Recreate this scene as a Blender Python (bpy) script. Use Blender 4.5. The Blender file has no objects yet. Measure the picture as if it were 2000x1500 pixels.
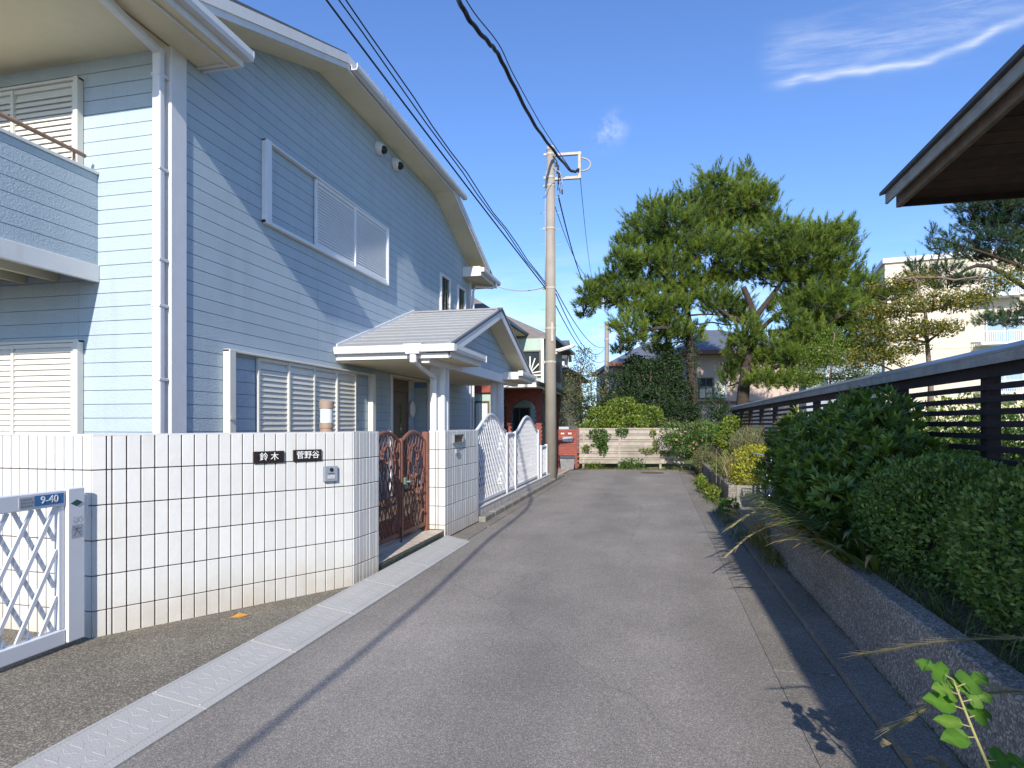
import bpy, bmesh, math, random
import numpy as np
from mathutils import Vector, Matrix

RND = random.Random(7)
NP = np.random.RandomState(11)
rad = math.radians
SC = bpy.context.scene
COL = SC.collection

# ------------------------------------------------------------------ camera
cam_d = bpy.data.cameras.new('camera')
cam = bpy.data.objects.new('camera', cam_d)
COL.objects.link(cam)
cam.location = (0, 0, 1.5)
cam.rotation_euler = (rad(90), 0, math.atan2(280, 1200))
cam_d.sensor_width = 36
cam_d.lens = 36 * 1200 / 2000
cam_d.shift_y = 78 / 2000
cam_d.clip_start = 0.05
cam_d.clip_end = 3000
SC.camera = cam

# ------------------------------------------------------------------ light
SUN_DIR = Vector((0.14, -1.0, 0.563)).normalized()      # towards the sun
SUN_EL = math.asin(SUN_DIR.z)
SUN_AZ = math.atan2(SUN_DIR.x, SUN_DIR.y)
sun_d = bpy.data.lights.new('sun', 'SUN')
sun_d.energy = 4.4
sun_d.angle = rad(0.53)
sun_d.color = (1.0, 0.93, 0.82)
sun = bpy.data.objects.new('sun', sun_d)
COL.objects.link(sun)
sun.rotation_euler = SUN_DIR.to_track_quat('Z', 'Y').to_euler()
sun.location = SUN_DIR * 60

world = bpy.data.worlds.new('World')
SC.world = world
world.use_nodes = True
SC.view_settings.view_transform = 'Standard'
SC.view_settings.look = 'None'
SC.view_settings.exposure = 0.53
SC.view_settings.gamma = 1
SC.view_settings.use_curve_mapping = False


def build_world():
    nt = world.node_tree
    nt.nodes.clear()
    N = nt.nodes.new
    L = nt.links.new
    out = N('ShaderNodeOutputWorld')
    bg = N('ShaderNodeBackground')
    bg.inputs['Strength'].default_value = 0.127
    sky = N('ShaderNodeTexSky')
    sky.sky_type = 'NISHITA'
    sky.sun_disc = False
    sky.sun_elevation = SUN_EL
    sky.sun_rotation = SUN_AZ
    sky.altitude = 10
    sky.air_density = 1.0
    sky.dust_density = 0.35
    sky.ozone_density = 2.2
    tc = N('ShaderNodeTexCoord')
    sep = N('ShaderNodeSeparateXYZ')
    L(tc.outputs['Generated'], sep.inputs[0])

    def m(op, a, b=None, c=None, clamp=False):
        n = N('ShaderNodeMath')
        n.operation = op
        n.use_clamp = clamp
        for i, v in enumerate((a, b, c)):
            if v is None:
                continue
            if isinstance(v, (int, float)):
                n.inputs[i].default_value = v
            else:
                L(v, n.inputs[i])
        return n.outputs[0]
    X, Y, Z = sep.outputs
    zc = m('MAXIMUM', Z, 0.02)
    # cloud layer plane: direction divided by height above the horizon
    cu = m('DIVIDE', X, zc)
    cv = m('DIVIDE', Y, zc)
    yy = m('MAXIMUM', Y, 0.05)
    p = m('DIVIDE', X, yy)
    q = m('DIVIDE', Z, yy)
    comb = N('ShaderNodeCombineXYZ')
    L(cu, comb.inputs[0])
    L(cv, comb.inputs[1])

    def noise(vec, scale, detail=6, rough=0.6, dist=0.0, sx=1, sy=1, rot=0, loc=(0, 0, 0)):
        mp = N('ShaderNodeMapping')
        mp.inputs['Scale'].default_value = (sx, sy, 1)
        mp.inputs['Rotation'].default_value = (0, 0, rot)
        mp.inputs['Location'].default_value = loc
        L(vec, mp.inputs[0])
        n = N('ShaderNodeTexNoise')
        n.inputs['Scale'].default_value = scale
        n.inputs['Detail'].default_value = detail
        n.inputs['Roughness'].default_value = rough
        n.inputs['Distortion'].default_value = dist
        L(mp.outputs[0], n.inputs['Vector'])
        return n.outputs['Fac']

    def ramp(v, a, b):
        r = N('ShaderNodeMapRange')
        r.interpolation_type = 'SMOOTHSTEP'
        r.inputs['From Min'].default_value = a
        r.inputs['From Max'].default_value = b
        L(v, r.inputs['Value'])
        return r.outputs[0]

    def gauss(v, c, w):
        d = m('DIVIDE', m('SUBTRACT', v, c), w)
        return m('POWER', 2.718, m('MULTIPLY', m('MULTIPLY', d, d), -1))
    pq = N('ShaderNodeCombineXYZ')
    L(p, pq.inputs[0])
    L(q, pq.inputs[1])
    # comb of cirrus to the right: a curved streak with fibres
    wob = m('MULTIPLY', m('SUBTRACT', noise(pq.outputs[0], 6, 3), 0.5), 0.05)
    dp = m('SUBTRACT', p, 0.20)
    curve = m('ADD', m('ADD', m('MULTIPLY', m('MULTIPLY', dp, dp), 0.62), 0.512), wob)
    fib = ramp(noise(pq.outputs[0], 9, 8, 0.65, 0.4, sx=0.9, sy=5.5, rot=-0.35), 0.34, 0.72)
    streak = m('MULTIPLY', gauss(q, curve, 0.0065), m('MULTIPLY', ramp(p, 0.155, 0.23), 0.62))
    veil = m('MULTIPLY', m('MULTIPLY', gauss(q, m('ADD', curve, 0.045), 0.04), m('MULTIPLY', ramp(p, 0.14, 0.2), ramp(p, 0.75, 0.45))), 0.28)
    c1 = m('ADD', m('MULTIPLY', streak, m('ADD', m('MULTIPLY', fib, 0.5), 0.4)), m('MULTIPLY', veil, m('ADD', m('MULTIPLY', fib, 0.85), 0.1)))
    # one small puff
    puff = m('MULTIPLY', m('MULTIPLY', gauss(p, -0.075, 0.022), gauss(q, 0.473, 0.022)),
             m('MULTIPLY', ramp(noise(pq.outputs[0], 26, 6, 0.65), 0.40, 0.75), 0.7))
    # thin high cloud everywhere, stretched
    hi = m('MULTIPLY', ramp(noise(comb.outputs[0], 0.55, 9, 0.62, 0.6, sx=1.0, sy=0.45, rot=0.5, loc=(3.2, 1.4, 0)), 0.60, 0.95), 0.28)
    # low banks near the horizon
    band = m('MULTIPLY', ramp(q, 0.33, 0.12), ramp(noise(pq.outputs[0], 3.2, 8, 0.6, 0.3, sx=1.0, sy=4.5, rot=0.12), 0.40, 0.70))
    band = m('MULTIPLY', band, 0.62)
    tot = m('MINIMUM', m('ADD', m('ADD', c1, puff), m('ADD', hi, band)), 0.9)
    tot = m('MULTIPLY', tot, ramp(Z, 0.0, 0.03))
    mix = N('ShaderNodeMix')
    mix.data_type = 'RGBA'
    L(tot, mix.inputs[0])
    # air: lift and cool the clear sky a little
    hs = N('ShaderNodeMix')
    hs.data_type = 'RGBA'
    hs.blend_type = 'MULTIPLY'
    hs.inputs[0].default_value = 1.0
    hs.inputs[7].default_value = (0.74, 0.94, 1.30, 1)
    L(sky.outputs[0], hs.inputs[6])
    L(hs.outputs[2], mix.inputs[6])
    mix.inputs[7].default_value = (6.0, 6.3, 6.7, 1)
    L(mix.outputs[2], bg.inputs['Color'])
    L(bg.outputs[0], out.inputs[0])


build_world()

# ------------------------------------------------------------------ materials
MATS = {}


def mat(name, color, rough=0.7, var=0.12, scale=6.0, bump=0.0, bscale=60.0, spec=0.3, metal=0.0,
        obvar=0.0, dirt=None, dirt_scale=1.2, dirt_amt=0.4, streak=None, detail=5, base_dirt=None):
    """Procedural Principled material: colour varied by noise, per-object value variation, dirt patches, bump."""
    if name in MATS:
        return MATS[name]
    m = bpy.data.materials.new(name)
    MATS[name] = m
    m.use_nodes = True
    nt = m.node_tree
    N, L = nt.nodes.new, nt.links.new
    b = nt.nodes['Principled BSDF']
    geo = N('ShaderNodeNewGeometry')
    pos = geo.outputs['Position']

    def noise(sc, det=detail, vec=None, rough_=0.6):
        n = N('ShaderNodeTexNoise')
        n.inputs['Scale'].default_value = sc
        n.inputs['Detail'].default_value = det
        n.inputs['Roughness'].default_value = rough_
        L(vec or pos, n.inputs['Vector'])
        return n.outputs['Fac']
    c = color
    mix = N('ShaderNodeMix')
    mix.data_type = 'RGBA'
    mix.inputs[6].default_value = (*[max(0, x * (1 - var)) for x in c], 1)
    mix.inputs[7].default_value = (*[min(1, x * (1 + var)) for x in c], 1)
    rng = N('ShaderNodeMapRange')
    rng.inputs['From Min'].default_value = 0.28
    rng.inputs['From Max'].default_value = 0.72
    L(noise(scale), rng.inputs['Value'])
    L(rng.outputs[0], mix.inputs[0])
    cur = mix.outputs[2]
    if dirt:
        dm = N('ShaderNodeMix')
        dm.data_type = 'RGBA'
        r2 = N('ShaderNodeMapRange')
        r2.inputs['From Min'].default_value = 0.5
        r2.inputs['From Max'].default_value = 0.78
        r2.inputs['To Max'].default_value = dirt_amt
        vec = pos
        if streak:
            mp = N('ShaderNodeMapping')
            mp.inputs['Scale'].default_value = streak
            L(pos, mp.inputs[0])
            vec = mp.outputs[0]
        L(noise(dirt_scale, 7, vec, 0.65), r2.inputs['Value'])
        L(r2.outputs[0], dm.inputs[0])
        L(cur, dm.inputs[6])
        dm.inputs[7].default_value = (*dirt, 1)
        cur = dm.outputs[2]
    if base_dirt:
        # splash stains on the lowest courses
        sx = N('ShaderNodeSeparateXYZ')
        L(pos, sx.inputs[0])
        rz = N('ShaderNodeMapRange')
        rz.interpolation_type = 'SMOOTHSTEP'
        rz.inputs['From Min'].default_value = 0.42
        rz.inputs['From Max'].default_value = -0.02
        rz.inputs['To Max'].default_value = 1.0
        L(sx.outputs[2], rz.inputs['Value'])
        mm = N('ShaderNodeMath')
        mm.operation = 'MULTIPLY'
        L(rz.outputs[0], mm.inputs[0])
        L(noise(3.5, 6), mm.inputs[1])
        bd = N('ShaderNodeMix')
        bd.data_type = 'RGBA'
        L(mm.outputs[0], bd.inputs[0])
        L(cur, bd.inputs[6])
        bd.inputs[7].default_value = (*base_dirt, 1)
        cur = bd.outputs[2]
    if obvar:
        oi = N('ShaderNodeObjectInfo')
        hv = N('ShaderNodeHueSaturation')
        r3 = N('ShaderNodeMapRange')
        r3.inputs['To Min'].default_value = 1 - obvar
        r3.inputs['To Max'].default_value = 1 + obvar
        L(oi.outputs['Random'], r3.inputs['Value'])
        L(r3.outputs[0], hv.inputs['Value'])
        L(cur, hv.inputs['Color'])
        cur = hv.outputs[0]
    L(cur, b.inputs['Base Color'])
    b.inputs['Roughness'].default_value = rough
    b.inputs['Metallic'].default_value = metal
    b.inputs['Specular IOR Level'].default_value = spec
    if bump:
        bp = N('ShaderNodeBump')
        bp.inputs['Strength'].default_value = min(1.0, bump)
        bp.inputs['Distance'].default_value = 0.01
        L(noise(bscale, 4), bp.inputs['Height'])
        L(bp.outputs[0], b.inputs['Normal'])
    return m


def leaf_mat(name, stops, rough=0.5, trans=0.3, spec=0.35):
    """Leaf colour from the per-leaf 'tint' attribute; part of the light passes through the blade."""
    if name in MATS:
        return MATS[name]
    m = bpy.data.materials.new(name)
    MATS[name] = m
    m.use_nodes = True
    nt = m.node_tree
    N, L = nt.nodes.new, nt.links.new
    b = nt.nodes['Principled BSDF']
    out = nt.nodes['Material Output']
    at = N('ShaderNodeAttribute')
    at.attribute_name = 'tint'
    cr = N('ShaderNodeValToRGB')
    el = cr.color_ramp.elements
    while len(el) < len(stops):
        el.new(0.5)
    for e, (p, c) in zip(el, stops):
        e.position = p
        e.color = (*c, 1)
    L(at.outputs['Fac'], cr.inputs[0])
    L(cr.outputs[0], b.inputs['Base Color'])
    b.inputs['Roughness'].default_value = rough
    b.inputs['Specular IOR Level'].default_value = spec
    tr = N('ShaderNodeBsdfTranslucent')
    hs = N('ShaderNodeHueSaturation')
    hs.inputs['Value'].default_value = 1.5
    hs.inputs['Saturation'].default_value = 1.1
    L(cr.outputs[0], hs.inputs['Color'])
    L(hs.outputs[0], tr.inputs['Color'])
    ms = N('ShaderNodeMixShader')
    ms.inputs[0].default_value = trans
    L(b.outputs[0], ms.inputs[1])
    L(tr.outputs[0], ms.inputs[2])
    L(ms.outputs[0], out.inputs['Surface'])
    return m


def glass_mat(name, tint=(0.03, 0.045, 0.055), rough=0.04):
    m = mat(name, tint, rough=rough, var=0.1, scale=1.5, spec=0.9)
    return m


SIDING = mat('blue_siding_paint', (0.40, 0.482, 0.54), rough=0.75, var=0.035, scale=3, bump=0.9, bscale=48, spec=0.2,
             obvar=0.02, dirt=(0.29, 0.36, 0.42), dirt_scale=1.3, dirt_amt=0.4, streak=(3.5, 3.5, 0.35))
JOINT = mat('siding_joint', (0.21, 0.29, 0.37), rough=0.9, var=0.1)
WHITE = mat('white_paint', (0.67, 0.67, 0.66), rough=0.55, var=0.035, scale=3, bump=0.08, bscale=40,
            dirt=(0.50, 0.47, 0.41), dirt_scale=2.2, dirt_amt=0.45, streak=(3, 3, 0.8))
TRIM = mat('trim_paint', (0.68, 0.68, 0.685), rough=0.65, var=0.04, scale=5, bump=0.35, bscale=70)
SOFFIT = mat('soffit_board', (0.74, 0.66, 0.46), rough=0.8, var=0.06, scale=1.3, bump=0.1, bscale=90,
             dirt=(0.52, 0.47, 0.37), dirt_scale=1.0, dirt_amt=0.4)
SHUT = mat('shutter_enamel', (0.66, 0.645, 0.58), rough=0.4, var=0.03, scale=5, dirt=(0.50, 0.38, 0.25), dirt_scale=5, dirt_amt=0.28)
SHUTW = mat('shutter_pale', (0.70, 0.72, 0.74), rough=0.4, var=0.03, scale=5)
ALU = mat('white_aluminium', (0.66, 0.675, 0.70), rough=0.35, var=0.03, scale=3, spec=0.5)
GUTTER = mat('gutter_pvc', (0.66, 0.665, 0.67), rough=0.4, var=0.03, scale=4, dirt=(0.50, 0.46, 0.38), dirt_scale=3.0, dirt_amt=0.45)
ROOFD = mat('dark_roof_slate', (0.10, 0.10, 0.11), rough=0.8, var=0.2, scale=5, bump=0.3)
SLATE = mat('grey_slate', (0.29, 0.30, 0.31), rough=0.85, var=0.08, scale=9, bump=0.35, bscale=120, obvar=0.05)
TILE = mat('white_wall_tile', (0.59, 0.595, 0.58), rough=0.42, var=0.03, scale=12, bump=0.12, bscale=25, obvar=0.035,
           dirt=(0.50, 0.47, 0.40), dirt_scale=2.2, dirt_amt=0.45, streak=(3, 3, 0.7), spec=0.35, base_dirt=(0.42, 0.35, 0.25))
GROUT = mat('brown_grout', (0.16, 0.10, 0.08), rough=0.95, var=0.2)
BROWNG = mat('terracotta_gate_paint', (0.19, 0.08, 0.056), rough=0.5, var=0.15, scale=12, bump=0.15, bscale=60)
BROWNF = mat('bronze_frame', (0.13, 0.095, 0.07), rough=0.45, var=0.1)
DOORM = mat('brown_door', (0.15, 0.105, 0.075), rough=0.5, var=0.12, scale=8)
HANDR = mat('brown_handrail', (0.27, 0.17, 0.12), rough=0.45, var=0.1)
PLATE = mat('black_stone_plate', (0.022, 0.017, 0.017), rough=0.3, var=0.3, scale=30)
LETTER = mat('white_lettering', (0.8, 0.8, 0.78), rough=0.5, var=0.02)
BLUEP = mat('blue_plate', (0.05, 0.17, 0.36), rough=0.4, var=0.05)
GREYP = mat('grey_plastic', (0.22, 0.25, 0.29), rough=0.5, var=0.05)
DARKP = mat('dark_plastic', (0.02, 0.02, 0.022), rough=0.35, var=0.1)
GREEN_D = mat('green_badge', (0.03, 0.10, 0.085), rough=0.4, var=0.05)
STICK = mat('grey_sticker', (0.40, 0.42, 0.44), rough=0.6, var=0.08)
STEEL = mat('steel', (0.42, 0.43, 0.44), rough=0.35, var=0.1, metal=0.7)
GLASS = glass_mat('window_glass')
FROST = mat('frosted_glass', (0.62, 0.68, 0.66), rough=0.35, var=0.03)
LAMPB = mat('lamp_brown', (0.33, 0.235, 0.175), rough=0.5, var=0.08)
LAMPW = mat('lamp_white', (0.70, 0.68, 0.62), rough=0.4, var=0.02)
CONC_POLE = mat('pole_concrete', (0.30, 0.268, 0.225), rough=0.85, var=0.1, scale=3, bump=0.2, bscale=60,
                dirt=(0.19, 0.16, 0.13), dirt_scale=1.2, dirt_amt=0.55, streak=(6, 6, 0.6))
GALV = mat('galvanised', (0.42, 0.39, 0.34), rough=0.6, var=0.15, scale=15, dirt=(0.38, 0.22, 0.12), dirt_scale=6, dirt_amt=0.5)
CABLE = mat('black_cable', (0.013, 0.013, 0.016), rough=0.6, var=0.2)
CABLEG = mat('grey_cable', (0.35, 0.35, 0.35), rough=0.6, var=0.1)
DARKWOOD = mat('dark_stained_wood', (0.035, 0.026, 0.026), rough=0.75, var=0.3, scale=14, bump=0.4, bscale=70, obvar=0.12)
SOFWOOD = mat('brown_plank', (0.075, 0.042, 0.035), rough=0.8, var=0.3, scale=10, bump=0.5, bscale=60, obvar=0.2)
GREYWOOD = mat('weathered_fascia', (0.34, 0.345, 0.32), rough=0.8, var=0.18, scale=6, bump=0.4, bscale=50,
               dirt=(0.14, 0.15, 0.15), dirt_scale=5, dirt_amt=0.7, streak=(3, 1, 3))
CAPMETAL = mat('fence_cap_metal', (0.27, 0.29, 0.32), rough=0.3, var=0.12, scale=3, metal=0.35, spec=0.5)
CEDAR = mat('weathered_cedar', (0.35, 0.31, 0.26), rough=0.85, var=0.2, scale=5, bump=0.4, bscale=60, obvar=0.16,
            dirt=(0.30, 0.245, 0.19), dirt_scale=3.5, dirt_amt=0.6, streak=(0.6, 0.6, 8))
REDBRICK = mat('red_brick', (0.28, 0.075, 0.055), rough=0.8, var=0.2, scale=10, bump=0.3, obvar=0.12)
BRICKJ = mat('brick_mortar', (0.16, 0.085, 0.075), rough=0.95, var=0.15)
BIN = mat('grey_bin_plastic', (0.20, 0.205, 0.21), rough=0.6, var=0.2, scale=9, dirt=(0.45, 0.45, 0.44), dirt_scale=4, dirt_amt=0.6)
BINL = mat('bin_lid_plastic', (0.06, 0.062, 0.07), rough=0.55, var=0.3, scale=12)
RAMP = mat('ramp_concrete', (0.40, 0.395, 0.375), rough=0.8, var=0.06, scale=4, bump=0.3, bscale=90, obvar=0.035,
           dirt=(0.33, 0.335, 0.33), dirt_scale=2.0, dirt_amt=0.4)
STEPT = mat('green_step_tile', (0.085, 0.105, 0.085), rough=0.4, var=0.25, scale=20, bump=0.3, obvar=0.2)
FLOORT = mat('beige_floor_tile', (0.47, 0.41, 0.335), rough=0.7, var=0.12, scale=10, obvar=0.1)
TERRA = mat('terracotta_pot', (0.38, 0.14, 0.08), rough=0.75, var=0.12)
SOIL = mat('garden_soil', (0.12, 0.095, 0.065), rough=0.95, var=0.4, scale=14, bump=0.8, bscale=50)
BARK = mat('pine_bark', (0.05, 0.038, 0.03), rough=0.95, var=0.45, scale=14, bump=0.9, bscale=22)
TWIG = mat('twig_bark', (0.17, 0.125, 0.09), rough=0.9, var=0.3, scale=20)
MGREEN = mat('pale_green_wall', (0.36, 0.46, 0.40), rough=0.8, var=0.06, scale=2, bump=0.2)
ROOFB = mat('brown_grey_roof', (0.20, 0.175, 0.165), rough=0.85, var=0.15, scale=6, bump=0.3, bscale=40)
PINK = mat('pink_render', (0.52, 0.40, 0.34), rough=0.85, var=0.06, scale=1.5, bump=0.2, bscale=50, dirt=(0.42, 0.33, 0.28), dirt_scale=0.8, dirt_amt=0.4)
BLUER = mat('blue_grey_roof', (0.115, 0.13, 0.165), rough=0.7, var=0.15, scale=3, bump=0.2)
CREAM = mat('cream_render', (0.62, 0.545, 0.43), rough=0.85, var=0.05, scale=0.8, bump=0.1, dirt=(0.52, 0.45, 0.35), dirt_scale=0.4, dirt_amt=0.3)
PALEB = mat('pale_blue_render', (0.30, 0.34, 0.385), rough=0.8, var=0.05, scale=1)


def road_material(name, base, speck, patch, bs=240.0, bump=0.6, wear=False):
    """Asphalt or aggregate: stones of differing value, tar between, broad worn patches."""
    m = bpy.data.materials.new(name)
    MATS[name] = m
    m.use_nodes = True
    nt = m.node_tree
    N, L = nt.nodes.new, nt.links.new
    b = nt.nodes['Principled BSDF']
    geo = N('ShaderNodeNewGeometry')
    pos = geo.outputs['Position']
    vo = N('ShaderNodeTexVoronoi')
    vo.inputs['Scale'].default_value = bs
    L(pos, vo.inputs['Vector'])
    sepc = N('ShaderNodeSeparateColor')
    L(vo.outputs['Color'], sepc.inputs[0])
    n1 = N('ShaderNodeTexNoise')
    n1.inputs['Scale'].default_value = 0.9
    n1.inputs['Detail'].default_value = 8
    n1.inputs['Roughness'].default_value = 0.62
    L(pos, n1.inputs['Vector'])
    n2 = N('ShaderNodeTexNoise')
    n2.inputs['Scale'].default_value = 35
    n2.inputs['Detail'].default_value = 6
    n2.inputs['Roughness'].default_value = 0.75
    L(pos, n2.inputs['Vector'])
    cr = N('ShaderNodeValToRGB')
    e = cr.color_ramp.elements
    e[0].position = 0.0
    e[0].color = (*[c * (1 - speck) for c in base], 1)
    e[1].position = 1.0
    e[1].color = (*[min(1, c * (1 + speck * 1.8)) for c in base], 1)
    k = e.new(0.72)
    k.color = (*base, 1)
    L(sepc.outputs[0], cr.inputs[0])
    mp = N('ShaderNodeMapRange')
    mp.inputs['From Min'].default_value = 0.3
    mp.inputs['From Max'].default_value = 0.7
    mp.inputs['To Min'].default_value = 1 - patch
    mp.inputs['To Max'].default_value = 1 + patch
    L(n1.outputs['Fac'], mp.inputs['Value'])
    mp2 = N('ShaderNodeMapRange')
    mp2.inputs['From Min'].default_value = 0.3
    mp2.inputs['From Max'].default_value = 0.7
    mp2.inputs['To Min'].default_value = 0.87
    mp2.inputs['To Max'].default_value = 1.13
    L(n2.outputs['Fac'], mp2.inputs['Value'])
    mu = N('ShaderNodeMath')
    mu.operation = 'MULTIPLY'
    L(mp.outputs[0], mu.inputs[0])
    L(mp2.outputs[0], mu.inputs[1])
    if wear:
        # oil spots, patches of fresher binder and paler wheel tracks along the lane
        def noise(sc, det=5, sx=1.0, sy=1.0):
            mpp = N('ShaderNodeMapping')
            mpp.inputs['Scale'].default_value = (sx, sy, 1)
            L(pos, mpp.inputs[0])
            n = N('ShaderNodeTexNoise')
            n.inputs['Scale'].default_value = sc
            n.inputs['Detail'].default_value = det
            L(mpp.outputs[0], n.inputs['Vector'])
            return n.outputs['Fac']

        def rng(v, a, b, lo, hi):
            r = N('ShaderNodeMapRange')
            r.interpolation_type = 'SMOOTHSTEP'
            for nm, val in (('From Min', a), ('From Max', b), ('To Min', lo), ('To Max', hi)):
                r.inputs[nm].default_value = val
            L(v, r.inputs['Value'])
            return r.outputs[0]

        def mul(a, b):
            q = N('ShaderNodeMath')
            q.operation = 'MULTIPLY'
            L(a, q.inputs[0])
            L(b, q.inputs[1])
            return q.outputs[0]
        sx_ = N('ShaderNodeSeparateXYZ')
        L(pos, sx_.inputs[0])
        wv = N('ShaderNodeMath')
        wv.operation = 'SINE'
        ml = N('ShaderNodeMath')
        ml.operation = 'MULTIPLY_ADD'
        ml.inputs[1].default_value = 4.3
        ml.inputs[2].default_value = 2.2
        L(sx_.outputs[0], ml.inputs[0])
        L(ml.outputs[0], wv.inputs[0])
        tot = mul(rng(noise(4.0, 4), .66, .78, 1.0, .80), rng(wv.outputs[0], -1, 1, .95, 1.06))
        tot = mul(tot, rng(noise(1.6, 6, 1.0, .25), .35, .68, .92, 1.07))
        vc = N('ShaderNodeTexVoronoi')
        vc.feature = 'DISTANCE_TO_EDGE'
        vc.inputs['Scale'].default_value = .33
        dn = N('ShaderNodeTexNoise')
        dn.inputs['Scale'].default_value = 2.5
        dn.inputs['Detail'].default_value = 6
        L(pos, dn.inputs['Vector'])
        va = N('ShaderNodeMix')
        va.data_type = 'VECTOR'
        va.inputs[0].default_value = .22
        L(pos, va.inputs[4])
        L(dn.outputs['Color'], va.inputs[5])
        L(va.outputs[1], vc.inputs['Vector'])
        crk = rng(vc.outputs['Distance'], .0, .004, .86, 1.0)
        tot = mul(tot, crk)
        mu2 = N('ShaderNodeMath')
        mu2.operation = 'MULTIPLY'
        L(mu.outputs[0], mu2.inputs[0])
        L(tot, mu2.inputs[1])
        mu = mu2
    hv = N('ShaderNodeHueSaturation')
    L(cr.outputs[0], hv.inputs['Color'])
    L(mu.outputs[0], hv.inputs['Value'])
    L(hv.outputs[0], b.inputs['Base Color'])
    b.inputs['Roughness'].default_value = 0.9
    b.inputs['Specular IOR Level'].default_value = 0.25
    bp = N('ShaderNodeBump')
    bp.inputs['Strength'].default_value = bump
    bp.inputs['Distance'].default_value = 0.004
    L(n2.outputs['Fac'], bp.inputs['Height'])
    L(bp.outputs[0], b.inputs['Normal'])
    return m


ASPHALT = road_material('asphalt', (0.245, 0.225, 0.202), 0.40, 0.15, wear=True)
APRONM = road_material('aggregate_apron', (0.19, 0.17, 0.135), 0.5, 0.28, 150, 0.7)
GUTTERC = road_material('gutter_concrete', (0.205, 0.186, 0.16), 0.35, 0.22, 180, 0.5)
WALLC = road_material('retaining_concrete', (0.225, 0.20, 0.17), 0.5, 0.3, 110, 1.0)
KERBC = road_material('kerb_concrete', (0.25, 0.235, 0.205), 0.3, 0.2, 150, 0.5)

# ------------------------------------------------------------------ builders


class MB:
    def __init__(self):
        self.v, self.f = [], []

    def add(self, vs, fs):
        o = len(self.v)
        self.v += [tuple(x) for x in vs]
        self.f += [tuple(i + o for i in f) for f in fs]
        return self

    def box(self, x0, x1, y0, y1, z0, z1):
        x0, x1 = sorted((x0, x1))
        y0, y1 = sorted((y0, y1))
        z0, z1 = sorted((z0, z1))
        return self.add([(x0, y0, z0), (x1, y0, z0), (x1, y1, z0), (x0, y1, z0), (x0, y0, z1), (x1, y0, z1), (x1, y1, z1), (x0, y1, z1)],
                        [(0, 3, 2, 1), (4, 5, 6, 7), (0, 1, 5, 4), (1, 2, 6, 5), (2, 3, 7, 6), (3, 0, 4, 7)])

    def obox(self, c, ax, ay, az):
        """box from its centre and three half-axis vectors"""
        c, ax, ay, az = map(Vector, (c, ax, ay, az))
        vs = [c + sx * ax + sy * ay + sz * az for sz in (-1, 1) for sx, sy in ((-1, -1), (1, -1), (1, 1), (-1, 1))]
        if ax.cross(ay).dot(az) < 0:
            vs = [vs[i] for i in (1, 0, 3, 2, 5, 4, 7, 6)]
        return self.add(vs, [(0, 3, 2, 1), (4, 5, 6, 7), (0, 1, 5, 4), (1, 2, 6, 5), (2, 3, 7, 6), (3, 0, 4, 7)])

    def beam(self, a, b, w, h, up=(0, 0, 1)):
        a, b, up = Vector(a), Vector(b), Vector(up)
        d = (b - a)
        L_ = d.length
        d.normalize()
        s = d.cross(up).normalized()
        u = s.cross(d).normalized()
        return self.obox((a + b) / 2, d * L_ / 2, s * w / 2, u * h / 2)

    def prism(self, poly, axis, lo, hi):
        """poly: 2D points counter-clockwise; axis 'x': poly is (y,z); 'y': (x,z); 'z': (x,y)"""
        n = len(poly)

        def P(p, t):
            return {'x': (t, p[0], p[1]), 'y': (p[0], t, p[1]), 'z': (p[0], p[1], t)}[axis]
        vs = [P(p, lo) for p in poly] + [P(p, hi) for p in poly]
        fs = [tuple(range(n))[::-1], tuple(range(n, 2 * n))] + [(i, (i + 1) % n, (i + 1) % n + n, i + n) for i in range(n)]
        if axis == 'y':
            fs = [f[::-1] for f in fs]
        return self.add(vs, fs)

    def tube(self, pts, r, n=8, cap=True):
        pts = [Vector(p) for p in pts]
        rs = r if isinstance(r, (list, tuple)) else [r] * len(pts)
        vs, fs = [], []
        up = Vector((0, 0, 1))
        ref = None
        for i, p in enumerate(pts):
            d = (pts[min(i + 1, len(pts) - 1)] - pts[max(i - 1, 0)]).normalized()
            if ref is None:
                ref = d.cross(up if abs(d.z) < 0.9 else Vector((1, 0, 0))).normalized()
            ref = (ref - d * ref.dot(d)).normalized()
            b = d.cross(ref)
            for k in range(n):
                a = 2 * math.pi * k / n
                vs.append(p + (ref * math.cos(a) + b * math.sin(a)) * rs[i])
        for i in range(len(pts) - 1):
            for k in range(n):
                fs.append((i * n + k, i * n + (k + 1) % n, (i + 1) * n + (k + 1) % n, (i + 1) * n + k))
        if cap:
            fs.append(tuple(range(n))[::-1])
            o = (len(pts) - 1) * n
            fs.append(tuple(range(o, o + n)))
        return self.add(vs, fs)

    def lathe(self, prof, c, n=20):
        """prof: (radius, z) bottom to top"""
        vs, fs = [], []
        for r, z in prof:
            for k in range(n):
                a = 2 * math.pi * k / n
                vs.append((c[0] + r * math.cos(a), c[1] + r * math.sin(a), c[2] + z))
        m = len(prof)
        for i in range(m - 1):
            for k in range(n):
                fs.append((i * n + k, i * n + (k + 1) % n, (i + 1) * n + (k + 1) % n, (i + 1) * n + k))
        fs.append(tuple(range(n))[::-1])
        fs.append(tuple(range((m - 1) * n, m * n)))
        return self.add(vs, fs)

    def mesh(self, name):
        me = bpy.data.meshes.new(name)
        me.from_pydata(self.v, [], self.f)
        me.update()
        return me


PW = {}


def thing(name, label, cat, loc=(0, 0, 0), group=None, kind=None):
    o = bpy.data.objects.new(name, None)
    COL.objects.link(o)
    o.empty_display_size = 0.2
    o.location = loc
    PW[o.name] = Matrix.Translation(Vector(loc))
    tag(o, label, cat, group, kind)
    return o


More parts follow.
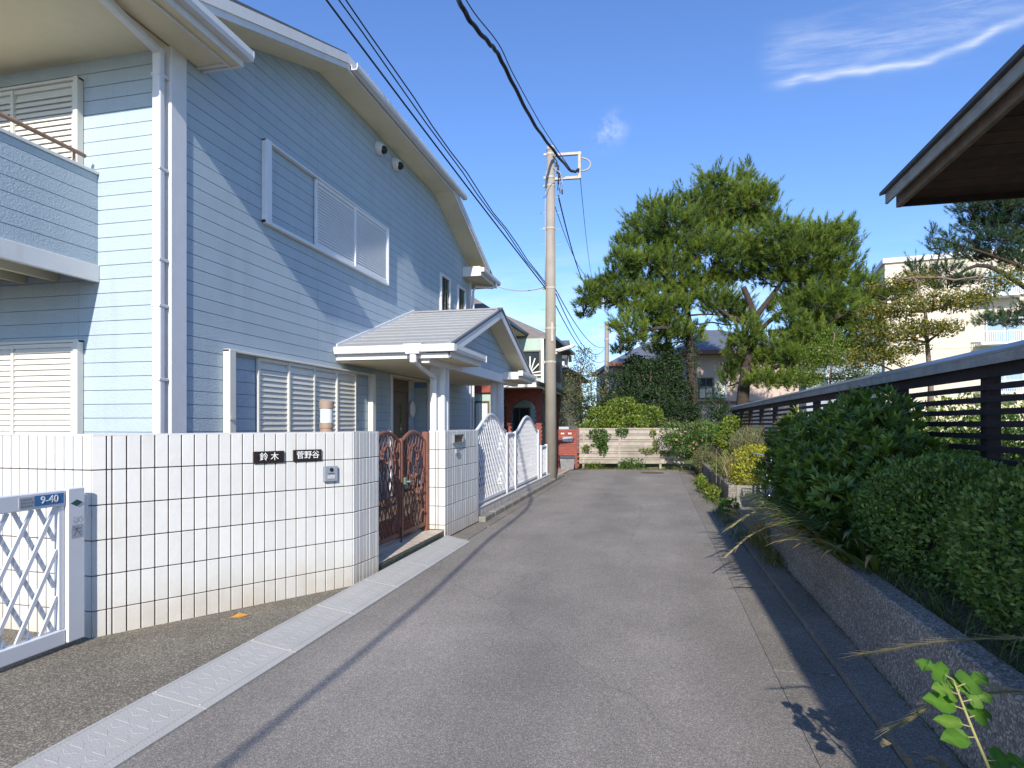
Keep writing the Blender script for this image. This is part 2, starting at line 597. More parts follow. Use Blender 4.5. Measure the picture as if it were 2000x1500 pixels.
def tag(o, label=None, cat=None, group=None, kind=None):
    if label:
        o['label'] = label
    if cat:
        o['category'] = cat
    if group:
        o['group'] = group
    if kind:
        o['kind'] = kind
    return o


def put(o, parent):
    """parent an object whose coordinates are world coordinates"""
    if parent is not None:
        o.parent = parent
        o.matrix_parent_inverse = PW.get(parent.name, Matrix.Identity(4)).inverted()
    return o


def obj(name, mb, m, parent=None, smooth=False, bevel=0.0, label=None, kind=None, local=False, seg=1):
    me = mb.mesh(name) if isinstance(mb, MB) else mb
    if m is not None and not me.materials:
        me.materials.append(m)
    if smooth:
        me.polygons.foreach_set('use_smooth', [True] * len(me.polygons))
    o = bpy.data.objects.new(name, me)
    COL.objects.link(o)
    if parent is not None:
        if local:
            o.parent = parent
        else:
            put(o, parent)
    if bevel:
        b = o.modifiers.new('edge', 'BEVEL')
        b.width = bevel
        b.segments = seg
        b.limit_method = 'ANGLE'
        b.angle_limit = rad(40)
    if label:
        o['label'] = label
    if kind:
        o['kind'] = kind
    return o


def inst(name, me, parent, loc, rotz=0.0, rot=None, scale=None):
    o = bpy.data.objects.new(name, me)
    COL.objects.link(o)
    o.location = loc
    o.rotation_euler = rot if rot else (0, 0, rotz)
    if scale:
        o.scale = scale
    put(o, parent)
    return o


def structure(name, mb, m):
    o = obj(name, mb, m)
    o['kind'] = 'structure'
    return o


def chamfer_box(name, sx, sy, sz, c, m):
    """box centred on the origin, chamfered edges, one shared mesh"""
    bm = bmesh.new()
    bmesh.ops.create_cube(bm, size=1)
    bmesh.ops.scale(bm, vec=(sx, sy, sz), verts=bm.verts)
    bmesh.ops.bevel(bm, geom=list(bm.edges), offset=c, segments=1, affect='EDGES')
    me = bpy.data.meshes.new(name)
    bm.to_mesh(me)
    bm.free()
    me.materials.append(m)
    return me


def clip_poly(poly, a, b, c):
    """keep the part of a 2D polygon where a*x+b*y+c >= 0"""
    out = []
    n = len(poly)
    for i in range(n):
        p, q = poly[i], poly[(i + 1) % n]
        dp, dq = a * p[0] + b * p[1] + c, a * q[0] + b * q[1] + c
        if dp >= 0:
            out.append(p)
        if (dp >= 0) != (dq >= 0):
            t = dp / (dp - dq)
            out.append((p[0] + (q[0] - p[0]) * t, p[1] + (q[1] - p[1]) * t))
    return out


def below(poly, p, q):
    """clip to the area under the line p->q (p left of q)"""
    (x0, y0), (x1, y1) = p, q
    s = (y1 - y0) / (x1 - x0)
    return clip_poly(poly, s, -1, y0 - s * x0)


def np_mesh(name, verts, faces, m, tint=None):
    me = bpy.data.meshes.new(name)
    nv, nf, k = len(verts), len(faces), faces.shape[1]
    me.vertices.add(nv)
    me.vertices.foreach_set('co', verts.astype(np.float32).ravel())
    me.loops.add(nf * k)
    me.loops.foreach_set('vertex_index', faces.astype(np.int32).ravel())
    me.polygons.add(nf)
    me.polygons.foreach_set('loop_start', np.arange(0, nf * k, k, dtype=np.int32))
    if tint is not None:
        at = me.attributes.new('tint', 'FLOAT', 'POINT')
        at.data.foreach_set('value', tint.astype(np.float32))
    me.update(calc_edges=True)
    me.materials.append(m)
    return me


def unit(a):
    return a / np.maximum(np.linalg.norm(a, axis=1, keepdims=True), 1e-9)


def leaves(name, pos, axis, nrm, length, width, m, parent, tint, fold=0.25, kind='stuff', droop=0.0):
    """one folded blade per position: base, two shoulders, tip, four triangles"""
    n = len(pos)
    axis = unit(axis)
    nrm = unit(nrm - axis * np.sum(nrm * axis, 1, keepdims=True))
    side = np.cross(axis, nrm)
    L_ = np.asarray(length).reshape(-1, 1) * np.ones((n, 1))
    W_ = np.asarray(width).reshape(-1, 1) * np.ones((n, 1))
    mid = pos + axis * L_ * 0.5 - nrm * L_ * droop * 0.25
    v = np.empty((n, 5, 3))
    v[:, 0] = pos
    v[:, 1] = mid + side * W_ * 0.5 + nrm * W_ * fold
    v[:, 2] = pos + axis * L_ - nrm * L_ * droop
    v[:, 3] = mid - side * W_ * 0.5 + nrm * W_ * fold
    v[:, 4] = mid
    b = (np.arange(n) * 5)[:, None]
    f = np.concatenate([b + [0, 1, 4], b + [1, 2, 4], b + [2, 3, 4], b + [3, 0, 4]], axis=0)
    o = obj(name, np_mesh(name, v.reshape(-1, 3), f, m, np.repeat(tint, 5)), None, parent)
    o['kind'] = kind
    return o


def needles(name, base, axis, length, width, m, parent, tint):
    n = len(base)
    axis = unit(axis)
    side = unit(np.cross(axis, NP.normal(size=(n, 3))))
    v = np.empty((n, 3, 3))
    v[:, 0] = base + side * np.reshape(width, (-1, 1)) * 0.5
    v[:, 1] = base - side * np.reshape(width, (-1, 1)) * 0.5
    v[:, 2] = base + axis * np.reshape(length, (-1, 1))
    f = np.arange(n * 3).reshape(-1, 3)
    o = obj(name, np_mesh(name, v.reshape(-1, 3), f, m, np.repeat(tint, 3)), None, parent)
    o['kind'] = 'stuff'
    return o


def shell_points(clumps, n, inner=0.55, flat_bottom=None, rough=0.12):
    """points on lumpy ellipsoid shells: clumps (cx,cy,cz,rx,ry,rz); returns positions, outward normals, shell depth"""
    cl = np.array(clumps, float)
    w = (cl[:, 3] * cl[:, 4] + cl[:, 4] * cl[:, 5] + cl[:, 3] * cl[:, 5])
    idx = NP.choice(len(cl), n, p=w / w.sum())
    d = unit(NP.normal(size=(n, 3)))
    r = inner + (1 - inner) * NP.rand(n) ** 0.45
    ph = NP.rand(len(cl), 3) * 6.28
    lump = 1 + rough * (np.sin(d[:, 0] * 5 + ph[idx, 0]) + np.sin(d[:, 1] * 6 + ph[idx, 1]) + np.sin(d[:, 2] * 5 + ph[idx, 2])) / 1.5
    R3 = cl[idx, 3:6]
    pos = cl[idx, :3] + d * R3 * (r * lump)[:, None]
    nr = unit(d / R3)
    keep = np.ones(n, bool)
    for j, c in enumerate(cl):          # drop what lies deep inside another clump
        q = np.sum(((pos - c[:3]) / c[3:6]) ** 2, 1)
        keep &= ~((q < 0.45 ** 2) & (idx != j))
    if flat_bottom is not None:
        keep &= pos[:, 2] > flat_bottom
    return pos[keep], nr[keep], r[keep]


def stems(name, mb_pts, m, parent):
    mb = MB()
    for pts, r0, r1 in mb_pts:
        k = len(pts)
        mb.tube(pts, [r0 + (r1 - r0) * i / (k - 1) for i in range(k)], n=6)
    return obj(name, mb, m, parent, smooth=True)


def wiggle(a, b, k, amp):
    a, b = Vector(a), Vector(b)
    L_ = (b - a).length
    out = []
    for i in range(k + 1):
        t = i / k
        p = a.lerp(b, t)
        if 0 < i < k:
            p += Vector((RND.uniform(-1, 1), RND.uniform(-1, 1), RND.uniform(-0.6, 0.6))) * amp * L_
        out.append(p)
    return out


def text(name, body, m, parent, origin, right, up, size, depth=0.001, align='CENTER', bold=0.0):
    """lettering as a flat mesh standing on a surface: origin is its centre"""
    cu = bpy.data.curves.new(name, 'FONT')
    cu.body = body
    cu.size = size
    cu.align_x = align
    cu.align_y = 'CENTER'
    cu.extrude = depth
    cu.offset = bold
    tmp = bpy.data.objects.new('lettering_source', cu)
    COL.objects.link(tmp)
    dg = bpy.context.evaluated_depsgraph_get()
    me = bpy.data.meshes.new_from_object(tmp.evaluated_get(dg))
    bpy.data.objects.remove(tmp)
    r, u = Vector(right).normalized(), Vector(up).normalized()
    n = r.cross(u)
    M = Matrix((r, u, n)).transposed().to_4x4()
    M.translation = Vector(origin)
    me.transform(M)
    me.materials.clear()
    return obj(name, me, m, parent)


FWD = Vector((-0.22718, 0.97385, 0))
RGT = Vector((0.97385, 0.22718, 0))


def at(px, py, d):
    """a point seen in the photograph at pixel (px, py), d metres ahead of the camera"""
    u, v = (px - 1000) / 1200, (828 - py) / 1200
    return (FWD + RGT * u) * d + Vector((0, 0, 1.5 + v * d))

#==SETTING==
# ================================================================== the setting
structure('ground', MB().add([(-400, -60, -0.03), (400, -60, -0.03), (400, 700, -0.03), (-400, 700, -0.03)], [(0, 1, 2, 3)]), SOIL)
road_poly = [(-2.37, -12), (0.70, -12), (0.70, 18.6), (0.75, 20.9), (-2.0, 20.4), (-2.75, 19.6), (-2.55, 18.6), (-2.37, 17.6)]
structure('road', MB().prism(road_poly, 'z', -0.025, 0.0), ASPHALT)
# concrete strip between the road and the right-hand kerb, cast in lengths
g = MB()
y = -8.0
while y < 19.5:
    g.box(0.7015, 1.062, y + 0.004, y + 1.99, -0.022, 0.004 + RND.uniform(0, 0.003))
    y += 2.0
structure('gutter_strip', g, GUTTERC)
g = MB()
y = -8.0
while y < 7.6:
    g.box(1.068, 1.27, y + 0.003, y + 0.597, -0.022, 0.055 + RND.uniform(-0.004, 0.004))
    y += 0.6
o = structure('kerb', g, GUTTERC)
# left side: aggregate apron in front of the tiled wall and the channel beyond it
structure('pavement', MB().prism([(-9, -6), (-2.64, -6), (-2.64, 5.62), (-2.72, 5.62), (-2.70, 5.17), (-3.79, 3.49), (-9, 3.56)], 'z', -0.026, 0.022), APRONM)
structure('gutter_channel', MB().prism([(-2.64, 7.63), (-2.373, 7.63), (-2.373, 17.6), (-2.55, 18.6), (-2.75, 19.6), (-2.66, 19.8), (-2.66, 7.63)][::1], 'z', -0.022, 0.006), GUTTERC)
kb = thing('kerb', 'concrete kerb below the low tiled fence wall', 'kerb', (-2.6, 12, 0), kind='structure')
y = 9.02
while y < 17.4:
    obj('kerb_stone', MB().box(-2.64, -2.52, y + 0.004, y + 0.596, -0.01, 0.085 + RND.uniform(-0.003, 0.003)), KERBC, kb, bevel=0.012)
    y += 0.6
structure('garden_soil', MB().prism([(-15, 3.7), (-3.95, 3.7), (-2.85, 5.35), (-2.9, 16.8), (-15, 16.8)], 'z', -0.02, 0.06), SOIL)
LAWN = mat('lawn_soil', (0.12, 0.14, 0.045), rough=0.95, var=0.35, scale=6, bump=0.6, bscale=30)
structure('lawn', MB().prism([(2.66, -2), (30, -2), (30, 21), (2.66, 21)], 'z', -0.02, 0.42), LAWN)
structure('planting_bed', MB().prism([(1.40, -8), (2.655, -8), (2.655, 7.5), (1.40, 7.5)], 'z', -0.02, 0.43), SOIL)
structure('bed_soil', MB().prism([(1.40, 11.9), (2.655, 11.9), (2.655, 20.9), (1.40, 20.9)], 'z', -0.02, 0.30), SOIL)
structure('side_yard', MB().box(1.068, 2.65, 7.66, 11.75, -0.02, 0.01), GUTTERC)
structure('back_garden', MB().prism([(-2.7, 21.2), (1.0, 21.6), (40, 21.6), (40, 60), (-2.7, 60)], 'z', -0.02, 0.05), LAWN)

# retaining walls on the right
rw = thing('retaining_wall', 'long speckled concrete retaining wall under the clipped hedge', 'wall', (1.3, 0, 0))
obj('wall_body', MB().prism([(1.272, -0.02), (1.44, -0.02), (1.44, 0.50), (1.30, 0.50)], 'y', -8, 7.58), WALLC, rw, bevel=0.012)
rw2 = thing('retaining_wall', 'low concrete retaining wall beside the yellow bush with a sunlit end', 'wall', (1.3, 15, 0))
obj('wall_body', MB().prism([(1.285, -0.02), (1.43, -0.02), (1.43, 0.385), (1.30, 0.385)], 'y', 11.8, 20.6), WALLC, rw2, bevel=0.012)
obj('end_wall', MB().box(1.432, 2.4, 11.8, 11.93, -0.02, 0.38), KERBC, rw2, bevel=0.01)

# manhole cover
mh = thing('manhole_cover', 'round iron manhole cover near the far end of the road', 'manhole cover', (-0.08, 19.3, 0))
IRON = mat('rusty_iron', (0.10, 0.07, 0.055), rough=0.7, var=0.3, scale=20, bump=0.5)
obj('rim', MB().lathe([(0.36, 0.0), (0.36, 0.006), (0.315, 0.006), (0.315, 0.001)], (-0.08, 19.3, 0.001), 28), IRON, mh)
g = MB().lathe([(0.31, 0.0), (0.31, 0.006)], (-0.08, 19.3, 0.001), 28)
for i in range(-4, 5):
    for j in range(-4, 5):
        if i * i + j * j < 17:
            g.box(-0.08 + i * 0.065 - 0.02, -0.08 + i * 0.065 + 0.02, 19.3 + j * 0.065 - 0.02, 19.3 + j * 0.065 + 0.02, 0.0072, 0.010)
obj('lid', g, IRON, mh)

# drive-over kerb ramp, cast blocks with a relief of triangles
rp = thing('kerb_ramp', 'pale grey line of drive-over kerb ramp blocks with triangle relief', 'kerb ramp', (-2.45, 3, 0))
XL, XR, ZL, ZR = -2.625, -2.285, 0.062, 0.012


def ramp_z(x, lift=0.0):
    return ZR + (x - XR) / (XL - XR) * (ZL - ZR) + lift


def ramp_block(y0, y1, slant=0.0):
    g = MB()
    a, b = y0 + 0.004, y1 - 0.004
    # sloping body
    g.add([(XL, a, -0.02), (XR, a, -0.02), (XR, b, -0.02), (XL, b + slant, -0.02),
           (XL, a, ZL), (XR, a, ZR), (XR, b, ZR), (XL, b + slant, ZL)],
          [(0, 3, 2, 1), (4, 5, 6, 7), (0, 1, 5, 4), (1, 2, 6, 5), (2, 3, 7, 6), (3, 0, 4, 7)])
    # raised border
    bw, h = 0.018, 0.006

    def slab(xa, xb, ya, yb, h=.003):
        g.add([(xa, ya, ramp_z(xa) - 0.004), (xb, ya, ramp_z(xb) - 0.004), (xb, yb, ramp_z(xb) - 0.004), (xa, yb, ramp_z(xa) - 0.004),
               (xa + .004, ya + .004, ramp_z(xa, h)), (xb - .004, ya + .004, ramp_z(xb, h)), (xb - .004, yb - .004, ramp_z(xb, h)), (xa + .004, yb - .004, ramp_z(xa, h))],
              [(0, 3, 2, 1), (4, 5, 6, 7), (0, 1, 5, 4), (1, 2, 6, 5), (2, 3, 7, 6), (3, 0, 4, 7)])
    slab(XL + .005, XL + .005 + bw, a + .01, b - .01)
    slab(XR - .06, XR - .06 + bw, a + .01, b - .01)
    # triangular relief
    x0, x1 = XL + 0.035, XR - 0.07
    nx, ny = 2, max(1, int((b - a - 0.08) / 0.12))
    dx, dy = (x1 - x0) / nx, (b - a - 0.08) / ny
    for i in range(nx):
        for j in range(ny):
            cx, cy = x0 + i * dx, a + 0.04 + j * dy
            for tri in (((.08, .1), (.92, .1), (.5, .5)), ((.08, .9), (.5, .56), (.92, .9))):
                pts = [(cx + u * dx, cy + v * dy) for u, v in tri]
                mx, my = sum(p[0] for p in pts) / 3, sum(p[1] for p in pts) / 3
                top = [(mx + (p[0] - mx) * .7, my + (p[1] - my) * .7) for p in pts]
                g.add([(p[0], p[1], ramp_z(p[0]) - .003) for p in pts] + [(p[0], p[1], ramp_z(p[0], .0009)) for p in top],
                      [(3, 4, 5), (0, 1, 4, 3), (1, 2, 5, 4), (2, 0, 3, 5)])
    return obj('ramp_block', g, RAMP, rp)


y = -2.98
while y < 6.85:
    ramp_block(y, min(y + 0.82, 6.88))
    y += 0.82
ramp_block(6.86, 7.46, 0.10)

# ================================================================== tiled walls
TOPZ, ROW, TH = 1.42, 0.2445, 0.2375


def tile_face(wall, p0, p1, widths, zt=TOPZ, zb=0.0, gap=0.0085, off=0.0035, cache={}, row=ROW):
    """tiles on the vertical face p0->p1 (outside is to the right of the walking direction); widths: tile widths in order, joints between"""
    a, b = Vector((*p0, 0)), Vector((*p1, 0))
    d = (b - a).normalized()
    nrm = Vector((d.y, -d.x, 0))
    ang = math.atan2(d.y, d.x)
    L_ = (b - a).length
    s = 0.0
    tot = sum(widths) + gap * (len(widths))
    sc = L_ / tot
    for w in widths:
        w2 = w * sc
        z = zt
        while z > zb + 0.02:
            h = min(row, z - zb) - (row - TH if z - row > zb else 0.0)
            key = (round(w2, 3), round(h, 3))
            if key not in cache:
                cache[key] = chamfer_box('tile', key[0], 0.016, key[1], 0.0028, TILE)
            c = a + d * (s + w2 / 2) + nrm * (off - 0.008 + RND.uniform(-0.0009, 0.0009))
            inst('tile', cache[key], wall, (c.x, c.y, z - h / 2), ang)
            z -= row
        s += w2 + gap * sc


A, B, Cc = (-3.79, 3.475), (-2.693, 5.15), (-2.655, 5.60)
tw = thing('tiled_wall', 'white tiled garden wall with brown joints left of the ornate gate', 'wall', (-3.4, 4.2, 0))
core = [(-8.5, 3.548), (-3.795, 3.492), (-2.71, 5.155), (-2.672, 5.59), (-2.85, 5.60), (-2.88, 5.22), (-3.9, 3.66), (-8.5, 3.72)]
obj('wall_core', MB().prism(core, 'z', -0.02, TOPZ - 0.004), GROUT, tw)
tile_face(tw, (-5.16, 3.507), A, [0.08] * 17)
tile_face(tw, A, B, [0.082, 0.024] + [0.082] * 21)
tile_face(tw, B, Cc, [0.03] + [0.056] * 7)
# top tiles
obj('wall_cap', MB().prism([(-8.5, 3.53), (-3.785, 3.474), (-2.691, 5.152), (-2.655, 5.60), (-2.86, 5.61), (-2.89, 5.23), (-3.9, 3.68), (-8.5, 3.74)], 'z', TOPZ - 0.003, TOPZ + 0.008), TILE, tw)

pw = thing('mailbox_wall', 'short white tiled wall with letter slot right of the ornate gate', 'wall', (-2.75, 8.3, 0))
obj('wall_core', MB().box(-2.862, -2.668, 7.572, 8.985, -0.02, TOPZ - 0.018), GROUT, pw)
tile_face(pw, (-2.875, 7.56), (-2.655, 7.56), [0.085, 0.03, 0.085], zt=TOPZ - 0.015, zb=0.13)
tile_face(pw, (-2.655, 7.555), (-2.625, 9.0), [0.082] * 16, zt=TOPZ - 0.015, zb=0.02)
tile_face(pw, (-2.66, 8.998), (-2.86, 8.998), [0.085, 0.085], zt=TOPZ - 0.015, zb=0.02)
obj('wall_cap', MB().prism([(-2.87, 7.556), (-2.655, 7.556), (-2.632, 9.0), (-2.87, 9.0)], 'z', TOPZ - 0.017, TOPZ - 0.008), TILE, pw)
# letter slot
ls = MB()
yc, zc_ = 8.02, 1.30
x_ = -2.634
ls.box(x_ - .01, x_ + .022, yc - .20, yc + .20, zc_ + .045, zc_ + .06).box(x_ - .01, x_ + .022, yc - .20, yc + .20, zc_ - .06, zc_ - .045)
ls.box(x_ - .01, x_ + .022, yc - .20, yc - .185, zc_ - .045, zc_ + .045).box(x_ - .01, x_ + .022, yc + .185, yc + .20, zc_ - .045, zc_ + .045)
slot = obj('letter_slot', ls, STEEL, pw, bevel=0.003)
obj('flap', MB().obox((x_ + .004, yc, zc_), (.004, 0, .0), (0, .18, 0), (.0, 0, .043)), BROWNF, slot)
obj('latch_plate', MB().box(x_ + .002, x_ + .016, yc - .11, yc + .02, 1.10, 1.16), STICK, pw, bevel=0.003)

# name plates and intercom on the long wall
AB = (Vector((*B, 0)) - Vector((*A, 0))).normalized()
ABN = Vector((AB.y, -AB.x, 0))


def on_ab(px, py):
    """point on the long tiled face seen at pixel"""
    u, v = (px - 1000) / 1200, (828 - py) / 1200
    dr = FWD + RGT * u
    t = (Vector((*A, 0)).dot(ABN)) / dr.dot(ABN)
    return dr * t + Vector((0, 0, 1.5 + v * t))


for px0, px1, py0, py1, body, lab in ((493, 553, 881, 904, '鈴 木', 'black stone name plate with two white characters'),
                                      (571, 626, 878, 900, '菅野谷', 'black stone name plate with three white characters')):
    c = (on_ab(px0, (py0 + py1) / 2) + on_ab(px1, (py0 + py1) / 2)) / 2 + ABN * 0.014
    w = (on_ab(px1, 890) - on_ab(px0, 890)).length
    h = (py1 - py0) / 1200 * FWD.dot(c)
    t = thing('name_plate', lab + ' on the tiled wall', 'name plate', c - Vector((0, 0, h / 2)))
    obj('plaque', MB().obox(c, AB * w / 2, ABN * 0.011, Vector((0, 0, h / 2))), PLATE, t, bevel=0.004)
    text('lettering', body, LETTER, t, c + ABN * 0.0125, AB, (0, 0, 1), h * (0.72 if len(body) == 3 else 0.78))

c = (on_ab(630, 925) + on_ab(656, 925)) / 2 + ABN * 0.02
w = (on_ab(656, 925) - on_ab(630, 925)).length
h = 30 / 1200 * FWD.dot(c)
t = thing('intercom', 'grey door intercom with camera below the name plates', 'intercom', c - Vector((0, 0, h / 2)))
obj('housing', MB().obox(c, AB * w / 2, ABN * 0.018, Vector((0, 0, h / 2))), GREYP, t, bevel=0.005)
g = MB()
cc = c + ABN * 0.019 + Vector((0, 0, h * 0.27))
g.tube([cc, cc + ABN * 0.006], 0.017, n=16)
obj('lens', g, DARKP, t)
obj('speaker_slit', MB().obox(c + ABN * 0.019 + Vector((0, 0, h * .02)), AB * w * .25, ABN * .0015, Vector((0, 0, .0025))), DARKP, t)
obj('call_button', MB().obox(c + ABN * 0.02 - Vector((0, 0, h * .2)), AB * w * .27, ABN * .003, Vector((0, 0, h * .12))), STICK, t, bevel=0.001)

# ================================================================== driveway gate at the left
dg = thing('driveway_gate', 'white aluminium lattice driveway gate with number plate at the left edge', 'gate', (-3.87, 2.2, 0))
GX = -3.80
G1, G0 = 3.39, 0.2
obj('top_rail', MB().box(GX - .03, GX + .03, G0, 3.264, 0.965, 1.068), ALU, dg, bevel=0.006)
obj('bottom_rail', MB().box(GX - .03, GX + .03, G0, 3.264, 0.055, 0.155), ALU, dg, bevel=0.006)
obj('end_stile', MB().box(GX - .04, GX + .045, 3.266, G1, 0.06, 1.075), ALU, dg, bevel=0.006)
obj('inner_stile', MB().box(GX - .018, GX + .02, 3.222, 3.262, 0.157, 0.963), ALU, dg, bevel=0.004)
obj('hinge_plate', MB().box(GX - .02, GX + .03, 3.395, 3.43, 0.86, 1.02), ALU, dg, bevel=0.003)
for s in (1, -1):
    k = -1.3
    while k < 4.2:
        # lattice bars, clipped to the opening
        poly = []
        y0, z0 = k, (0.157 if s > 0 else 0.963)
        pts = []
        for tt in np.linspace(0, 0.806, 41):
            yy, zz = y0 + tt * 0.50, z0 + s * tt
            if G0 + .05 <= yy <= 3.22:
                pts.append((yy, zz))
        if len(pts) > 2:
            xx = GX + (0.010 if s > 0 else -0.012)
            obj('lattice_bar', MB().beam((xx, *pts[0]), (xx, *pts[-1]), 0.011, 0.024, up=(1, 0, 0)) if False else
                MB().beam((xx, *pts[0]), (xx, *pts[-1]), 0.024, 0.012, up=(1, 0, 0)), ALU, dg)
        k += 0.152
# plates and badges on the gate (flat print)
x_ = GX + 0.0305
text_c = Vector((x_ + .004, 2.985, 1.017))
pl = obj('number_plate', MB().box(x_, x_ + .003, 3.055, 3.245, 0.985, 1.05), BLUEP, dg)
text('lettering', '9-40', LETTER, pl, (x_ + .0042, 3.15, 1.0175), (0, 1, 0), (0, 0, 1), 0.066, bold=0.0003)
ap = obj('address_plate', MB().box(x_, x_ + .003, 2.955, 3.05, 0.985, 1.05), STICK, dg)
g = MB()
for r_ in range(3):
    yy = 2.963
    while yy < 3.035:
        wd = RND.uniform(0.006, 0.012)
        for q in range(2):
            g.box(x_ + .0032, x_ + .0042, yy, yy + wd, 1.036 - r_ * .02 - q * .006, 1.039 - r_ * .02 - q * .006)
        g.box(x_ + .0032, x_ + .0042, yy + wd * .4, yy + wd * .4 + .003, 1.027 - r_ * .02, 1.041 - r_ * .02)
        yy += wd + .005
obj('small_print', g, GREYP, ap)
xs = GX + 0.0455
yc = 3.328
obj('maker_badge', MB().add([(xs, yc - .045, .975), (xs, yc, .952), (xs, yc + .045, .975), (xs, yc, .998), (xs + .003, yc - .04, .975), (xs + .003, yc, .955), (xs + .003, yc + .04, .975), (xs + .003, yc, .995)],
                            [(4, 5, 6, 7), (0, 1, 5, 4), (1, 2, 6, 5), (2, 3, 7, 6), (3, 0, 4, 7)]), GREEN_D, dg)
st = obj('sticker', MB().box(xs, xs + .001, yc - .04, yc + .04, .745, .83), STICK, dg)
g = MB()
xq = xs + .0015
for a_, b_ in (((-.028, .80), (.028, .806)), ((0, .822), (-.004, .795)), ((-.004, .797), (-.026, .757)), ((-.002, .797), (.026, .757)), ((-.03, .817), (-.012, .812)), ((.012, .779), (.028, .783))):
    g.beam((xq, yc + a_[0], a_[1]), (xq, yc + b_[0], b_[1]), .006, .001, up=(1, 0, 0))
obj('symbol', g, GREYP, st)
g = MB()
for a_, b_ in (((-.028, .885), (-.012, .872)), ((.012, .872), (.028, .889)), ((-.03, .872), (-.03, .85)), ((.03, .872), (.03, .852)), ((0, .885), (0, .862)), ((0, .862), (-.022, .845)), ((0, .862), (.022, .846))):
    g.beam((xq, yc + a_[0], a_[1]), (xq, yc + b_[0], b_[1]), .004, .0008, up=(1, 0, 0))
obj('faded_mark', g, STICK, dg)
lf = thing('fallen_leaf', 'curled orange leaf lying on the pavement under the tiled wall', 'leaf', (-3.10, 4.10, 0.024))
ORANGE = leaf_mat('dry_orange_leaf', [(0, (0.52, 0.25, 0.05)), (1, (0.52, 0.25, 0.05))], trans=0.15)
g = MB().add([(-3.15, 4.06, .028), (-3.11, 4.12, .05), (-3.05, 4.15, .03), (-3.08, 4.08, .026), (-3.10, 4.10, .032)], [(0, 4, 1), (1, 4, 2), (2, 4, 3), (3, 4, 0)])
obj('leaf_blade', g, ORANGE, lf)

# ================================================================== entrance: step, brown gate
en = thing('entrance_step', 'beige tiled entrance step with dark green riser tiles', 'step', (-2.8, 6.6, 0))
obj('step_base', MB().prism([(-4.95, 5.62), (-2.675, 5.62), (-2.675, 7.545), (-4.95, 7.545)], 'z', -0.02, 0.112), GROUT, en)
rt = chamfer_box('riser_tile', 0.012, 0.108, 0.085, 0.003, STEPT)
y = 5.63
while y < 7.5:
    inst('riser_tile', rt, en, (-2.672, y + 0.055, 0.055))
    y += 0.1135
ft = chamfer_box('floor_tile', 0.142, 0.142, 0.014, 0.002, FLOORT)
x = -2.67
while x > -4.9:
    y = 5.63
    while y < 7.45:
        inst('floor_tile', ft, en, (x - 0.072, y + 0.072, 0.114 + RND.uniform(-.0006, .0006)))
        y += 0.149
    x -= 0.149

bg_ = thing('ornate_gate', 'terracotta brown double gate with arched tops and vine scrolls', 'gate', (-2.9, 6.7, 0.1))
PX = -2.905


def arch_top(y, ya, yb, zl, zh):
    t = (y - ya) / (yb - ya)
    return zl + (zh - zl) * math.sin(math.pi * t) ** 0.8


def gate_leaf(ya, yb, mirror):
    zb, zl, zh = 0.19, 1.27, 1.405
    leaf = obj('gate_leaf', MB().box(PX - .02, PX + .02, ya, ya + .035, zb, zl + .02).box(PX - .02, PX + .02, yb - .035, yb, zb, zl + .02)
               .box(PX - .018, PX + .018, ya + .035, yb - .035, zb, zb + .05)
               .tube([(PX, yy, arch_top(yy, ya, yb, zl, zh)) for yy in np.linspace(ya + .01, yb - .01, 15)], 0.022, n=8), BROWNG, bg_, bevel=0.003)
    lat = MB()
    for s in (1, -1):
        k = ya - 1.2
        while k < yb + 1.2:
            pts = []
            for tt in np.linspace(0, 1.2, 61):
                yy = k + s * tt * 0.42
                zz = zb + .05 + tt
                if ya + .035 < yy < yb - .035 and zz < arch_top(yy, ya, yb, zl, zh) - .01:
                    pts.append((PX + s * .005, yy, zz))
            if len(pts) > 3:
                lat.beam(pts[0], pts[-1], 0.010, 0.008, up=(1, 0, 0))
            k += 0.10
    o = obj('lattice', lat, BROWNG, leaf)
    o['kind'] = 'stuff'
    # vine: rising stems, leaves and curls in front of the lattice
    vn = MB()
    w = yb - ya
    for j, (f0, f1, top) in enumerate(((.55, .35, 1.18), (.6, .75, 1.2), (.5, .52, .95), (.3, .18, .9), (.75, .88, .85))):
        pts = []
        for tt in np.linspace(0, 1, 14):
            f = f0 + (f1 - f0) * tt + .07 * math.sin(tt * 9 + j)
            if mirror:
                f = 1 - f
            pts.append((PX + .022, ya + w * f, zb + .1 + (top - zb - .1) * tt))
        vn.tube(pts, [.009 - .004 * i / 13 for i in range(14)], n=6)
        # curl at the top
        cy, cz = pts[-1][1], pts[-1][2]
        sg = 1 if j % 2 else -1
        vn.tube([(PX + .024, cy + sg * (.05 - .05 * math.cos(a) * (1 - a / 9)), cz + .05 * math.sin(a) * (1 - a / 9)) for a in np.linspace(0, 6.0, 14)], .006, n=5)
        for q in range(2, 12, 3):
            p = Vector(pts[q])
            sg2 = 1 if (q + j) % 2 else -1
            ax = Vector((.25, sg2 * .8, .55)).normalized()
            bx = Vector((1, 0, 0)).cross(ax).normalized()
            l_, w_ = .085, .026
            vn.add([p, p + ax * l_ * .5 + bx * w_, p + ax * l_, p + ax * l_ * .5 - bx * w_, p + ax * l_ * .5 + Vector((.014, 0, 0)), p + ax * l_ * .5 - Vector((.004, 0, 0))],
                   [(0, 4, 1), (1, 4, 2), (2, 4, 3), (3, 4, 0), (0, 1, 5), (1, 2, 5), (2, 3, 5), (3, 0, 5)])
    # arched hoop in the upper half
    cy = (ya + yb) / 2
    vn.tube([(PX + .02, cy + .12 * math.cos(a), 1.08 + .17 * math.sin(a)) for a in np.linspace(-.5, 3.64, 16)], .012, n=6)
    obj('vine_scroll', vn, BROWNG, leaf, smooth=True)
    return leaf


